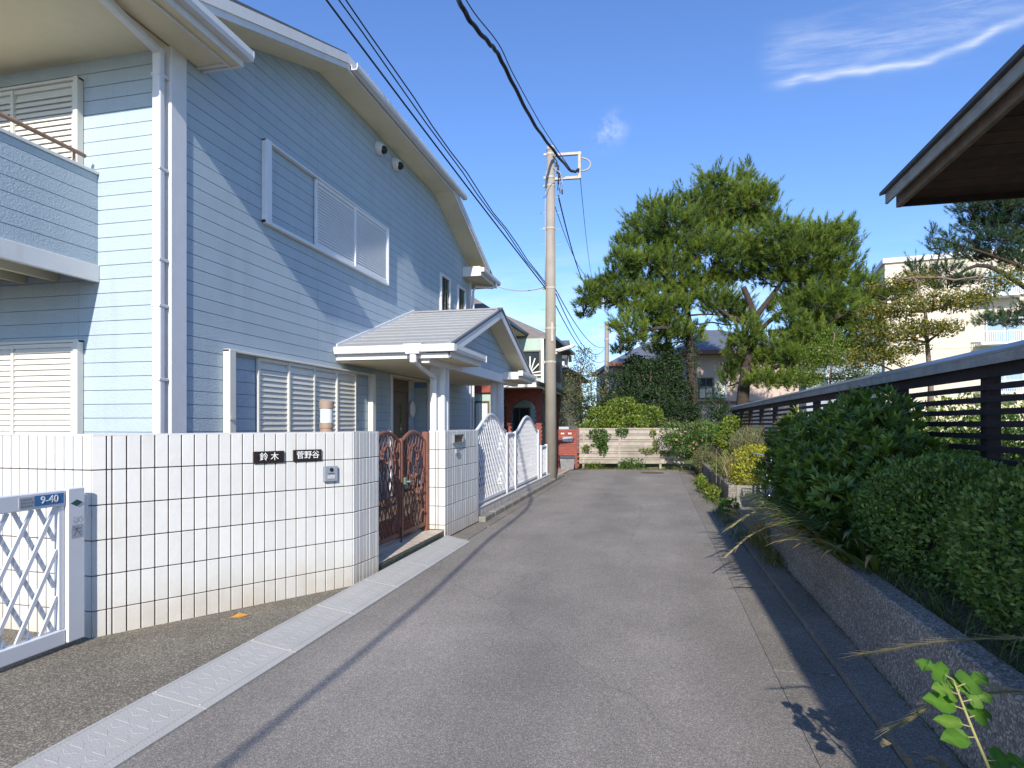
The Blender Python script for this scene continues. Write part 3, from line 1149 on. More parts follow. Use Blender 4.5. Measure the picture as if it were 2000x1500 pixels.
l1 = gate_leaf(5.90, 6.68, False)
l2 = gate_leaf(6.72, 7.46, True)
obj('gate_post', MB().box(PX - .04, PX + .04, 7.475, 7.55, 0.115, 1.40), BROWNG, bg_, bevel=0.008)
obj('gate_post', MB().box(PX - .04, PX + .04, 5.80, 5.885, 0.115, 1.38), BROWNG, bg_, bevel=0.008)
obj('meeting_bar', MB().box(PX - .024, PX + .03, 6.684, 6.716, .17, 1.33), BROWNG, bg_, bevel=0.004)
GRN = mat('lever_green', (0.13, 0.19, 0.16), rough=0.45, var=0.1)
obj('lock_box', MB().box(PX + .02, PX + .055, 6.73, 6.80, .74, .87), GRN, l2, bevel=0.005)
obj('handle', MB().tube([(PX + .05, 6.765, .82), (PX + .09, 6.77, .82), (PX + .095, 6.86, .815)], .011, n=8), GRN, l2)
obj('drop_bolt', MB().tube([(PX + .03, 6.66, .30), (PX + .03, 6.66, .12)], .008, n=6), DARKP, l1)
for zz in (.35, 1.25):
    obj('hinge', MB().tube([(PX, 7.468, zz - .05), (PX, 7.468, zz + .05)], .012, n=8), DARKP, bg_)

po = thing('planter', 'terracotta trough planter standing behind the ornate gate', 'planter', (-3.12, 7.1, .12))
g = MB().add([(-3.22, 6.84, .122), (-3.02, 6.84, .122), (-3.02, 7.34, .122), (-3.22, 7.34, .122), (-3.26, 6.8, .31), (-2.98, 6.8, .31), (-2.98, 7.38, .31), (-3.26, 7.38, .31)],
             [(0, 3, 2, 1), (4, 5, 6, 7), (0, 1, 5, 4), (1, 2, 6, 5), (2, 3, 7, 6), (3, 0, 4, 7)])
obj('trough', g, TERRA, po, bevel=0.01)
obj('soil', MB().box(-3.24, -3.0, 6.83, 7.35, .311, .32), SOIL, po)

# garden lamp behind the wall
gl = thing('garden_lamp', 'brown garden lamp post with frosted cylinder behind the tiled wall', 'lamp', (-4.17, 7.24, .06))
lc = (-4.17, 7.24, 0)
obj('post', MB().lathe([(.062, .06), (.062, 1.36), (.085, 1.37), (.085, 1.40), (.080, 1.405), (.080, 1.44), (.088, 1.45), (.088, 1.515)], lc, 24), LAMPB, gl, smooth=False)
obj('lamp_glass', MB().lathe([(.080, 1.517), (.080, 1.70)], lc, 24), FROST, gl, smooth=False)
obj('cap', MB().lathe([(.090, 1.702), (.092, 1.79), (.08, 1.80)], lc, 24), LAMPB, gl)

# ================================================================== white lattice fence on the low tiled wall
lw = thing('fence_wall', 'low white tiled wall carrying the lattice fence', 'wall', (-2.72, 12, 0))
obj('wall_core', MB().box(-2.815, -2.668, 9.02, 16.0, -0.02, .185), GROUT, lw)
tile_face(lw, (-2.655, 9.02), (-2.655, 16.0), [0.225] * 30, zt=.19, zb=.01, row=.1, cache={}, off=.003)
obj('coping', MB().box(-2.83, -2.645, 9.01, 16.01, .191, .205), TILE, lw, bevel=0.003)
wf = thing('lattice_fence', 'white aluminium lattice fence with two bell-shaped arches', 'fence', (-2.73, 11.7, .2))
FX = -2.73


def bell(y, ya, yb, zl, zh):
    t = (y - ya) / (yb - ya)
    return zl + (zh - zl) * (0.5 - 0.5 * math.cos(2 * math.pi * t)) ** 0.8


def fence_panel(ya, yb, zb, zl, zh):
    n = 22
    g = MB()
    g.tube([(FX, yy, bell(yy, ya, yb, zl, zh)) for yy in np.linspace(ya, yb, n)], .026, n=8)
    g.box(FX - .02, FX + .02, ya, yb, zb, zb + .045)
    fr = obj('panel_frame', g, ALU, wf)
    lat = MB()
    for s in (1, -1):
        k = ya - 2.0
        while k < yb + 2.0:
            run = []
            for tt in np.linspace(0, 1.4, 71):
                yy, zz = k + s * tt * 0.62, zb + .04 + tt
                if ya + .01 < yy < yb - .01 and zz < bell(yy, ya, yb, zl, zh) - .012:
                    run.append((FX + s * .006, yy, zz))
                else:
                    if len(run) > 2:
                        lat.beam(run[0], run[-1], .019, .009, up=(1, 0, 0))
                    run = []
            if len(run) > 2:
                lat.beam(run[0], run[-1], .019, .009, up=(1, 0, 0))
            k += 0.112
    o = obj('lattice', lat, ALU, fr)
    o['kind'] = 'stuff'


fence_panel(9.06, 11.16, .24, 1.36, 1.66)
fence_panel(11.26, 11.86, .24, 1.30, 1.32)
fence_panel(11.98, 14.30, .24, 1.33, 1.66)
fence_panel(14.82, 15.50, .24, .93, .94)
for y0, y1, z1 in ((11.17, 11.25, 1.34), (11.88, 11.96, 1.34), (14.32, 14.42, 1.36), (14.72, 14.80, .98), (15.52, 15.62, .98)):
    obj('post', MB().box(FX - .035, FX + .035, y0, y1, .206, z1), ALU, wf, bevel=0.006)

#==HOUSE==
# ================================================================== the blue house
hs = thing('blue_house', 'two-storey pale blue sided house with white trim and half-hipped gable', 'house', (-5, 5.53, 0))
HX, HY0, HY1 = -5.0, 5.53, 16.37
GAB = [(HY0, 5.80), (8.46, 6.87), (13.44, 6.85), (HY1, 5.75)]       # gable outline under the verge
BT = 0.013                                                          # board thickness
Z0, RP = 0.35, 0.1517


def gable_clip(poly):
    for p, q in zip(GAB[:-1], GAB[1:]):
        poly = below(poly, p, q)
        if len(poly) < 3:
            return []
    return poly


xi = HX - BT
body = MB()
full = [(HY0 + .02, 0.0), (HY1, 0.0), (HY1, 5.75), (13.44, 6.86), (8.46, 6.88), (HY0 + .02, 5.81)]
body.prism([(HY0 + .02, 0), (11.05, 0), (11.05, 2.474), (HY0 + .02, 2.474)], 'x', xi - .2, xi)
body.prism([(13.08 + BT, 0), (HY1, 0), (HY1, 2.474), (13.08 + BT, 2.474)], 'x', xi - .2, xi)
body.prism([(HY0 + .02, 2.474), (HY1, 2.474), (HY1, 5.75), (13.44, 6.86), (8.46, 6.88), (HY0 + .02, 5.81)], 'x', xi - .2, xi)
body.box(-5.5, -5.345, 11.05, 13.08 + BT, 0, 2.474)
body.box(-14, -5.6, 16.2, HY1, 0, 5.7)
gw = obj('gable_wall', body, JOINT, hs)
r = 0
while Z0 + r * RP < 6.9:
    za, zb_ = Z0 + r * RP, Z0 + (r + 1) * RP
    cuts = [5.735, 8.42, 11.04] if zb_ < 2.48 else [5.735, 8.42, 12.30]
    segs = [(cuts[0], cuts[1]), (cuts[1], cuts[2])]
    segs.append((13.15, HY1 - .10) if zb_ < 2.48 else (cuts[2], HY1 - .10))
    for a, b in segs:
        poly = gable_clip([(a + .0015, za + .0036), (b - .0015, za + .0036), (b - .0015, zb_ - .0036), (a + .0015, zb_ - .0036)])
        if len(poly) >= 3 and max(p[1] for p in poly) - min(p[1] for p in poly) > .01:
            obj('siding_board', MB().prism(poly, 'x', xi, HX), SIDING, gw)
    r += 1
fw = obj('front_wall', MB().box(-14, -5.03, HY0 + BT, HY0 + .2, 0, 5.6), JOINT, hs)
r = 0
while Z0 + r * RP < 5.55:
    za, zb_ = Z0 + r * RP, min(Z0 + (r + 1) * RP, 5.55)
    for a, b in ((-12.2, -9.2), (-9.2, -6.215), (-6.215, -5.15)):
        obj('siding_board', MB().box(a + .0015, b - .0015, HY0, HY0 + BT, za + .0036, zb_ - .0036), SIDING, fw)
    r += 1
# entrance recess
rec = obj('entrance_recess', MB().box(-5.345, -5.335, 11.05, 13.08, 0, 2.47).box(-5.33, HX - .002, 11.05, 13.08, 2.44, 2.47), SOFFIT, hs)
r = 0
while Z0 + (r + 1) * RP < 2.44:
    za, zb_ = Z0 + r * RP, Z0 + (r + 1) * RP
    obj('siding_board', MB().box(-5.334, -5.322, 12.66, 13.06, za + .0036, zb_ - .0036), SIDING, rec)
    obj('siding_board', MB().box(-5.320, -5.03, 13.066, 13.08 + BT, za + .0036, zb_ - .0036), SIDING, rec)
    r += 1
dr = obj('front_door', MB().box(-5.33, -5.285, 11.62, 11.70, 0.1, 2.44).box(-5.33, -5.285, 12.58, 12.65, 0.1, 2.44).box(-5.33, -5.285, 11.70, 12.58, 2.18, 2.44), BROWNF, hs, bevel=0.004)
obj('door_leaf', MB().box(-5.33, -5.30, 11.705, 12.575, 0.1, 2.175), DOORM, dr)
obj('glass_slit', MB().box(-5.299, -5.293, 12.20, 12.29, 0.5, 1.95), GLASS, dr)
obj('handle', MB().tube([(-5.29, 12.46, 1.0), (-5.24, 12.46, 1.0), (-5.24, 12.46, 1.3), (-5.29, 12.46, 1.3)], .012), STEEL, dr)
# corner posts
obj('corner_trim', MB().prism([(-5.145, 5.505), (-4.983, 5.505), (-4.983, 5.73), (-5.03, 5.73), (-5.03, 5.56), (-5.145, 5.56)], 'z', 0.2, 5.515), TRIM, hs, bevel=0.006)
obj('corner_trim', MB().box(-5.1, -4.978, HY1 - .098, HY1 + .02, .2, 5.5), TRIM, hs, bevel=0.004)
obj('door_trim', MB().box(-5.02, -4.982, 11.045, 11.15, .1, 2.45), TRIM, hs, bevel=0.003)
obj('door_trim', MB().box(-5.02, -4.982, 13.07, 13.15, .1, 2.45), TRIM, hs, bevel=0.003)

# roof
VX = -4.55
SL = 0.357


def zt(y):
    return 7.115 - SL * (8.46 - y)


RY, RZ = 10.95, zt(10.95)
rfm = MB()
hx = VX - (RZ - 7.115) / SL
yE, yW = 4.36, 17.42
ef = [(-14, yE, zt(yE)), (VX, yE, zt(yE)), (VX, 8.46, 7.115), (hx, RY, RZ), (-14, RY, RZ)]
eb = [(-14, yW, zt(yE)), (-14, RY, RZ), (hx, RY, RZ), (VX, 13.44, 7.115), (VX, yW, zt(yE))]
hp = [(VX, 8.46, 7.115), (VX, 13.44, 7.115), (hx, RY, RZ)]
for face in (ef, eb, hp):
    n = len(face)
    lo = [(p[0], p[1], p[2] - .05) for p in face]
    rfm.add(face + lo, [tuple(range(n)), tuple(range(n, 2 * n))[::-1]] + [(i, i + n, (i + 1) % n + n, (i + 1) % n) for i in range(n)])
roof = obj('roof', rfm, ROOFD, hs)
# soffit under the verge, following the gable outline
sv = MB()
outl = [(5.30, GAB[0][1] - .36 * .23 + .002), (8.46, 6.872), (13.44, 6.852), (16.62, 5.66)]
for (ya, za), (yb, zb_) in zip(outl[:-1], outl[1:]):
    sv.add([(VX + .004, ya, za), (HX - .05, ya, za), (HX - .05, yb, zb_), (VX + .004, yb, zb_), (VX + .004, ya, za + .02), (HX - .05, ya, za + .02), (HX - .05, yb, zb_ + .02), (VX + .004, yb, zb_ + .02)],
           [(0, 1, 2, 3), (7, 6, 5, 4), (0, 4, 5, 1), (2, 6, 7, 3), (0, 3, 7, 4), (1, 5, 6, 2)])
obj('verge_soffit', sv, SOFFIT, hs)
# fascia: two stepped boards along the outline
for xa, xb, dz0, dz1 in ((VX, VX + .025, -.012, .205), (VX + .025, VX + .042, .07, .20)):
    fs_ = MB()
    for (ya, za), (yb, zb_) in zip(outl[:-1], outl[1:]):
        fs_.prism([(ya, za + dz0), (yb, zb_ + dz0), (yb, zb_ + dz1), (ya, za + dz1)], 'x', xa, xb)
    obj('verge_fascia', fs_, WHITE, hs)
gt = obj('gutter', MB().prism([(VX + .044, 6.885), (VX + .135, 6.885), (VX + .15, 6.93), (VX + .15, 6.985), (VX + .135, 6.985), (VX + .13, 6.90), (VX + .06, 6.90), (VX + .044, 6.985)][::1], 'y', 8.55, 14.15), GUTTER, hs)
for yy in np.arange(8.9, 14.1, .75):
    obj('gutter_bracket', MB().box(VX + .03, VX + .152, yy, yy + .02, 6.987, 6.995), GUTTER, gt)


def eave_box(y0, y1, ex, end_hi):
    """boxed eave at a gable foot: soffit, fascia, gutter round the road side"""
    g = MB().box(-14, ex - .10, y0 + .1, y1 if not end_hi else y1, 5.50, 5.52)
    s = obj('eave_soffit', g, SOFFIT, hs)
    return s


# near eave over the balcony
EX = -4.40
obj('eave_soffit', MB().box(-14, EX - .115, 4.50, 5.97, 5.50, 5.525), SOFFIT, hs)
obj('soffit_trim', MB().box(EX - .24, EX - .21, 4.52, 5.96, 5.478, 5.499).box(-5.0, EX - .24, 5.90, 5.93, 5.478, 5.499), WHITE, hs)
obj('soffit_joint', MB().box(-5.02, -5.0, 4.52, 5.95, 5.494, 5.499), LAMPB, hs)
obj('eave_fascia', MB().box(EX - .115, EX - .09, 4.45, 6.02, 5.49, 5.72).box(-5.0, EX - .115, 5.97, 6.02, 5.485, 5.74).box(-14, EX - .115, 4.45, 4.50, 5.49, 5.70), WHITE, hs, bevel=0.004)
GP = [(0, 0), (.085, 0), (.10, .045), (.10, .11), (.085, .11), (.082, .018), (.012, .018), (.012, .11), (0, .11)]


def gutter_run(axis, o, z, lo, hi, sgn=1, parent=None):
    poly = [(o + sgn * p[0], z + p[1]) for p in GP]
    if (sgn < 0) == (axis in 'xy'):
        pass
    g = MB().prism(poly if sgn > 0 else poly[::-1], axis, lo, hi)
    return obj('gutter', g, GUTTER, parent or hs)


gutter_run('y', EX - .09, 5.57, 4.36, 6.06)
gutter_run('x', 4.45, 5.57, -14, EX, sgn=-1)
obj('gutter_end', MB().prism([(EX - .092, 5.568), (EX - .004, 5.568), (EX + .012, 5.615), (EX + .012, 5.682), (EX - .092, 5.682)], 'y', 6.058, 6.07), GUTTER, hs)
# far eave
obj('eave_soffit', MB().box(-14, EX - .115, 15.70, 17.28, 5.44, 5.465), SOFFIT, hs)
obj('eave_fascia', MB().box(EX - .115, EX - .09, 15.64, 17.30, 5.43, 5.66).box(-5.0, EX - .115, 15.64, 15.70, 5.425, 5.68), WHITE, hs, bevel=0.004)
gutter_run('y', EX - .09, 5.52, 15.60, 17.36)
obj('gutter_end', MB().box(EX - .09, EX + .01, 15.588, 15.602, 5.518, 5.632), GUTTER, hs)
obj('downspout', MB().tube([(EX - .04, 17.0, 5.52), (EX - .04, 17.0, 5.44), (EX - .12, 16.95, 5.38), (-4.9, 16.5, 5.33), (-4.95, 16.45, 5.2), (-4.95, 16.45, .3)], .035), GUTTER, hs)
# near downspout
ds = MB()
ds.beam((-4.93, 4.46, 5.44), (-5.055, 5.40, 5.395), .085, .075)
ds.box(-5.108, -5.008, 5.375, 5.455, 0.1, 5.43)
dso = obj('downspout', ds, GUTTER, hs, bevel=0.02, seg=2)
for zz in (5.13, 4.15, 3.2, 2.72, 1.95):
    obj('pipe_bracket', MB().box(-5.113, -5.003, 5.370, 5.50, zz, zz + .03), GUTTER, dso, bevel=0.004)

# ---- shutters


def shutter(name, axis, fixed, a0, a1, z0, z1, panels, pitch, box0=None, box1=None, proud=.075, m=SHUT, kind_slat=True):
    """sliding storm shutters. axis 'y': on the gable (runs in y, faces +x); 'x': on the front (runs in x, faces -y)"""
    def bx(g, a, b, d0, d1, za, zb):
        if axis == 'y':
            return g.box(fixed + d0, fixed + d1, a, b, za, zb)
        return g.box(a, b, fixed - d1, fixed - d0, za, zb)
    g = MB()
    bx(g, a0, a1, .004, proud + .02, z1, z1 + .028)
    fr = obj('shutter_frame', g, m, hs, bevel=0.004)
    obj('shutter_sill', bx(MB(), a0, a1, .004, proud + .02, z0 - .045, z0), m, fr, bevel=0.004)
    for e in (box0, box1):
        if e:
            obj('shutter_stop', bx(MB(), e[0], e[1], .004, proud + .03, z0 - .046, z1 + .03), m, fr, bevel=0.004)
    for pi, (pa, pb) in enumerate(panels):
        d0 = .012 + (pi % 2) * .012
        g = MB()
        st = .035
        bx(g, pa, pa + st, d0, d0 + .035, z0 + .004, z1 - .004)
        bx(g, pb - st, pb, d0, d0 + .035, z0 + .004, z1 - .004)
        bx(g, pa + st, pb - st, d0, d0 + .033, z1 - .05, z1 - .004)
        bx(g, pa + st, pb - st, d0, d0 + .033, z0 + .004, z0 + .05)
        bx(g, pa + st, pb - st, d0 + .001, d0 + .004, z0 + .05, z1 - .05)
        obj('shutter_panel', g, m, fr)
        zz = z0 + .05 + pitch * .5
        sl = MB()
        me = None
        while zz < z1 - .05 - pitch * .3:
            # tilted louvre blade
            if axis == 'y':
                c = (fixed + d0 + .017, (pa + pb) / 2, zz)
                ax, ay, az = (0, (pb - pa) / 2 - st - .001, 0), (.009, 0, -.004 - pitch * .40), (.003, 0, .002)
            else:
                c = ((pa + pb) / 2, fixed - d0 - .017, zz)
                ax, ay, az = ((pb - pa) / 2 - st - .001, 0, 0), (0, -.010, -.004 - pitch * .36), (0, -.003, .002)
            if kind_slat:
                if me is None:
                    me = MB().obox((0, 0, 0), ax, ay, az).mesh('slat')
                    me.materials.append(m)
                inst('slat', me, fr, c)
            else:
                sl.obox(c, ax, ay, az)
            zz += pitch
        if not kind_slat:
            o = obj('slats', sl, m, fr)
            o['kind'] = 'stuff'
    return fr


f = shutter('upper', 'y', HX, 7.05, 10.84, 4.165, 5.19, [(8.31, 9.56), (9.53, 10.80)], .045, box0=(7.05, 7.17), m=SHUTW, kind_slat=False, proud=.05)
obj('shutter_stop', MB().box(HX + .004, HX + .075, 10.80, 10.845, 4.13, 5.2), SHUTW, f, bevel=0.003)
f2 = shutter('lower', 'y', HX, 6.32, 10.22, .5, 2.36, [(6.93, 7.61), (7.59, 8.27), (8.25, 8.93), (8.91, 9.56)], .072, box0=(6.32, 6.43), box1=(10.10, 10.22), proud=.07)
obj('latch', MB().box(HX + .1, HX + .12, 6.30, 6.36, 1.55, 1.58), SHUT, f2)
shutter('front_lower', 'x', HY0, -9.6, -6.14, .5, 2.395, [(-9.5, -8.82), (-8.84, -7.95), (-7.97, -7.06), (-7.09, -6.22)], .062, box1=(-6.20, -6.14), proud=.055)
shutter('front_upper', 'x', HY0, -9.6, -6.14, 3.4, 5.27, [(-8.84, -7.95), (-7.97, -7.06), (-7.09, -6.22)], .062, box1=(-6.20, -6.14), proud=.055)

# slim windows
for ya, yb, za, zb_ in ((13.84, 14.54, 3.9, 5.10), (15.14, 15.80, 3.9, 5.10)):
    g = MB().box(HX, HX + .05, ya, ya + .06, za, zb_).box(HX, HX + .05, yb - .06, yb, za, zb_).box(HX, HX + .05, ya + .06, yb - .06, zb_ - .06, zb_).box(HX, HX + .05, ya + .06, yb - .06, za, za + .06)
    w = obj('window', g, WHITE, hs, bevel=0.004)
    obj('pane', MB().box(HX + .003, HX + .012, ya + .06, yb - .06, za + .06, zb_ - .06), GLASS, w)
    obj('sash', MB().box(HX + .012, HX + .03, (ya + yb) / 2 - .015, (ya + yb) / 2 + .015, za + .06, zb_ - .06), BROWNF, w)

# balcony
BX, BY0 = -5.955, 4.15
bal = obj('balcony', MB().box(-11, BX - BT, BY0 + BT, BY0 + .12, 3.23, 4.23).box(BX - .12, BX - BT, BY0 + .12, HY0 - .002, 3.23, 4.23).box(-11, BX - .12, BY0 + .12, HY0 - .002, 3.20, 3.25), JOINT, hs)
r = 0
while 3.235 + r * RP < 4.2:
    za, zb_ = 3.235 + r * RP, min(3.235 + (r + 1) * RP, 4.225)
    obj('siding_board', MB().box(BX - BT, BX, BY0, HY0 - .003, za + .0036, zb_ - .0036), SIDING, bal)
    obj('siding_board', MB().box(-11, BX, BY0, BY0 + BT, za + .0036, zb_ - .0036), SIDING, bal)
    r += 1
obj('balcony_cap', MB().box(BX - .14, BX + .02, BY0 - .015, HY0 - .002, 4.228, 4.262).box(-11, BX - .14, BY0 - .015, BY0 + .14, 4.228, 4.262), WHITE, bal, bevel=0.004)
obj('balcony_fascia', MB().box(BX - .03, BX + .025, BY0 - .02, HY0 - .002, 3.05, 3.232).box(-11, BX - .03, BY0 - .02, BY0 + .03, 3.05, 3.232), WHITE, bal, bevel=0.004)
for xx in np.arange(-10.6, -6.1, .45):
    obj('joist', MB().box(xx, xx + .06, BY0 + .04, HY0 - .004, 3.09, 3.19), SOFFIT, bal)
hr = obj('handrail', MB().tube([(-11, BY0 + .05, 4.42), (BX - .06, BY0 + .05, 4.42), (BX - .045, BY0 + .12, 4.42), (BX - .05, 5.38, 4.40), (BX - .05, 5.42, 4.395)], .022, n=10), HANDR, bal, smooth=True)
for yy in (4.35, 5.30):
    obj('rail_post', MB().tube([(BX - .06, yy, 4.26), (BX - .06, yy, 4.41)], .014), HANDR, bal)

# ---- porch
PR, PZ = 12.23, 3.87
PE, PEZ, PF = 8.98, 2.735, -3.07
ps = (PZ - PEZ) / (PR - PE)
pl = math.hypot(PR - PE, PZ - PEZ)
pr = obj('porch_roof', MB().prism([(PE, PEZ - .05), (PR, PZ - .05), (PR + PR - PE, PEZ - .05), (PR + PR - PE, PEZ - .02), (PR, PZ - .02), (PE, PEZ - .02)], 'x', HX + .002, PF), WHITE, hs)
NC = 12
for sgn in (-1, 1):
    for i in range(NC):
        t0, t1 = i / NC, (i + 1.12) / NC if i < NC - 1 else 1.0
        ya, za = PR + sgn * (PR - PE) * (1 - t0), PEZ + (PZ - PEZ) * t0
        yb, zb_ = PR + sgn * (PR - PE) * (1 - t1), PEZ + (PZ - PEZ) * t1
        pts = [(ya, za - .016), (ya, za + .010), (yb, zb_ - .012), (yb, zb_ - .018)]
        if sgn < 0:
            pts = pts[::-1]
        xs_ = [HX + .01 if i % 2 else HX + .01]
        obj('slate_course', MB().prism(pts, 'x', HX + .01, PF - .07), SLATE, pr)
obj('ridge_cap', MB().prism([(PR - .09, PZ - .025), (PR + .09, PZ - .025), (PR + .09, PZ - .008), (PR, PZ + .022), (PR - .09, PZ - .008)], 'x', HX + .005, PF + .005), SLATE, pr)
obj('flashing', MB().prism([(PE, PEZ - .02), (PR, PZ - .02), (PR, PZ + .05), (PE, PEZ + .05)], 'x', HX + .001, HX + .022), TRIM, pr)
for sgn in (-1, 1):
    y_e = PR + sgn * (PR - PE)
    pts = [(y_e, PEZ - .20), (y_e, PEZ + .002), (PR, PZ + .002), (PR, PZ - .20)]
    pts2 = [(y_e, PEZ - .02), (y_e, PEZ + .022), (PR, PZ + .022), (PR, PZ - .02)]
    if sgn < 0:
        pts, pts2 = pts[::-1], pts2[::-1]
    obj('verge_fascia', MB().prism(pts, 'x', PF - .03, PF), TRIM, pr)
    obj('verge_trim', MB().prism(pts2, 'x', PF - .068, PF + .015), SLATE, pr)
    sp = [(y_e, PEZ - .135), (y_e, PEZ - .12), (PR, PZ - .12), (PR, PZ - .135)]
    if sgn < 0:
        sp = sp[::-1]
    obj('gable_soffit', MB().prism(sp, 'x', -3.46, PF - .031), SOFFIT, pr)
TX = -3.45
tym = obj('porch_gable', MB().prism([(9.2, 2.66), (2 * PR - 9.2, 2.66), (PR, PZ - .12)], 'x', TX - .08, TX - BT), JOINT, hs)
r = 0
while 2.66 + r * RP < PZ - .15:
    za, zb_ = 2.66 + r * RP, 2.66 + (r + 1) * RP
    poly = below(below([(9.2, za + .0036), (15.26, za + .0036), (15.26, zb_ - .0036), (9.2, zb_ - .0036)], (PE, PEZ - .13), (PR, PZ - .13)), (PR, PZ - .13), (2 * PR - PE, PEZ - .13))
    if len(poly) > 2:
        obj('siding_board', MB().prism(poly, 'x', TX - BT, TX), SIDING, tym)
    r += 1
obj('porch_beam', MB().box(TX - .12, TX + .012, 9.05, 2 * PR - 9.05, 2.455, 2.655), TRIM, hs, bevel=0.004)
obj('porch_ceiling', MB().box(HX + .002, TX - .122, 9.06, 2 * PR - 9.06, 2.50, 2.53), SOFFIT, hs)
for y_e, sg in ((PE, -1), (2 * PR - PE, 1)):
    obj('eave_fascia', MB().box(HX + .002, PF - .02, min(y_e, y_e - sg * .03), max(y_e, y_e - sg * .03), 2.52, 2.70), WHITE, hs, bevel=0.003)
    g = gutter_run('x', y_e + sg * .002, 2.615, HX + .01, -2.97, sgn=sg)
    # boxed return at the foot of the gable
    ya, yb = (y_e, y_e + 1.72) if sg < 0 else (y_e - 1.66, y_e)
    obj('return_soffit', MB().box(-3.66, -3.10, ya + .02, yb - .02, 2.545, 2.56), SOFFIT, hs)
    obj('return_fascia', MB().box(-3.10, -3.075, ya, yb, 2.53, 2.70).box(-3.66 if sg > 0 else -3.44, -3.10, (yb - .025) if sg < 0 else ya, yb if sg < 0 else ya + .025, 2.53, 2.70).box(-3.43, -3.10, ya + .03, yb - .03, 2.68, 2.70), WHITE, hs, bevel=0.003)
    gutter_run('y', -3.073, 2.615, ya - (.1 if sg < 0 else .0), yb + (.1 if sg > 0 else .0))
    obj('gutter_end', MB().box(-3.075, -2.965, (yb - .002) if sg < 0 else ya - .012, (yb + .012) if sg < 0 else ya + .002, 2.613, 2.727), GUTTER, hs)
hop = MB().add([(-3.80, 8.865, 2.74), (-3.50, 8.865, 2.74), (-3.50, 8.985, 2.74), (-3.80, 8.985, 2.74), (-3.76, 8.865, 2.585), (-3.54, 8.865, 2.585), (-3.54, 8.985, 2.585), (-3.76, 8.985, 2.585)],
               [(0, 1, 2, 3), (7, 6, 5, 4), (0, 4, 5, 1), (1, 5, 6, 2), (2, 6, 7, 3), (3, 7, 4, 0)])
pd = obj('porch_downspout', hop, GUTTER, hs)
g = MB()
g.box(-3.70, -3.60, 8.88, 8.97, 2.45, 2.584)
g.beam((-3.65, 8.925, 2.47), (-3.65, 9.86, 2.28), .065, .065)
g.box(-3.685, -3.615, 9.83, 9.90, .2, 2.31)
obj('pipe', g, GUTTER, pd, bevel=0.012)
for cy in (10.06, 14.02):
    cx = -3.63
    g = MB().box(cx - .11, cx + .11, cy - .11, cy + .11, .1, 2.498)
    col = obj('porch_column', g, TRIM, hs)
    g = MB()
    for sx, sy in ((-1, -1), (1, -1), (1, 1), (-1, 1)):
        g.box(cx + sx * .085 - .045, cx + sx * .085 + .045, cy + sy * .085 - .045, cy + sy * .085 + .045, .1, 2.49)
    obj('column_pilaster', g, TRIM, col, bevel=0.005)

# wall lamp beside the door
wl = thing('wall_lamp', 'round white wall lamp beside the brown front door', 'lamp', (-5.3, 12.87, 1.6))
g = MB()
prof = [(0.0, .125), (.02, .15), (.05, .145), (.075, .10), (.085, .04), (.086, .0)]
n = 22
vs, fs = [], []
for d_, r_ in prof:
    for k in range(n):
        a = 2 * math.pi * k / n
        vs.append((-5.321 + d_, 12.86 + r_ * math.cos(a), 1.83 + r_ * 1.35 * math.sin(a)))
for i in range(len(prof) - 1):
    for k in range(n):
        fs.append((i * n + k, i * n + (k + 1) % n, (i + 1) * n + (k + 1) % n, (i + 1) * n + k))
fs.append(tuple(range(n))[::-1])
obj('shade', MB().add(vs, fs), LAMPW, wl, smooth=True)

# security cameras under the verge
for i, (yy, zz, lab) in enumerate(((10.47, 6.59, 'white dome security camera higher up under the eave, nearer the shuttered window'),
                                  (11.21, 6.60, 'white dome security camera second along under the eave towards the porch'))):
    sc_ = thing('security_camera', lab, 'camera', (HX, yy, zz), group='security cameras under the house eave')
    g = MB()
    vs, fs = [], []
    prof = [(0, .125), (.03, .125), (.045, .115), (.09, .11), (.135, .09)]
    n = 20
    for d_, r_ in prof:
        for k in range(n):
            a = 2 * math.pi * k / n
            vs.append((HX + .001 + d_, yy + r_ * math.cos(a), zz - d_ * .25 + r_ * math.sin(a)))
    for q in range(len(prof) - 1):
        for k in range(n):
            fs.append((q * n + k, q * n + (k + 1) % n, (q + 1) * n + (k + 1) % n, (q + 1) * n + k))
    fs.append(tuple(range(n))[::-1])
    fs.append(tuple(range((len(prof) - 1) * n, len(prof) * n)))
    obj('housing', MB().add(vs, fs), WHITE, sc_, smooth=True)
    bm = bmesh.new()
    bmesh.ops.create_uvsphere(bm, u_segments=16, v_segments=10, radius=.075)
    me = bpy.data.meshes.new('dome')
    bm.to_mesh(me)
    bm.free()
    me.transform(Matrix.Translation((HX + .135, yy - .01, zz - .055)))
    obj('dome', me, DARKP, sc_, smooth=True)

#==BEYOND==
# ================================================================== utility pole and wires
up = thing('utility_pole', 'tall grey concrete utility pole with square bracket at its top', 'utility pole', (-2.68, 15.95, 0))
PXY = Vector((-2.68, 15.95, 0))
obj('pole_shaft', MB().lathe([(.165, 0), (.105, 8.66)], PXY, 24), CONC_POLE, up, smooth=False)
for p in up.children[0].data.polygons:
    p.use_smooth = len(p.vertices) == 4
obj('pole_cap', MB().lathe([(.112, 8.66), (.112, 8.74), (.09, 8.79), (.0, 8.80)], PXY, 20), GALV, up, smooth=True)
g = MB()
r1 = RGT
for z in (8.58, 7.95):
    g.beam(PXY + r1 * .06 + Vector((0, 0, z - .02)), PXY + r1 * .80 + Vector((0, 0, z + .03)), .075, .075)
g.beam(PXY + r1 * .76 + Vector((0, 0, 7.945)), PXY + r1 * .76 + Vector((0, 0, 8.65)), .075, .075, up=(1, 0, 0))
obj('bracket', g, GALV, up, bevel=0.006)
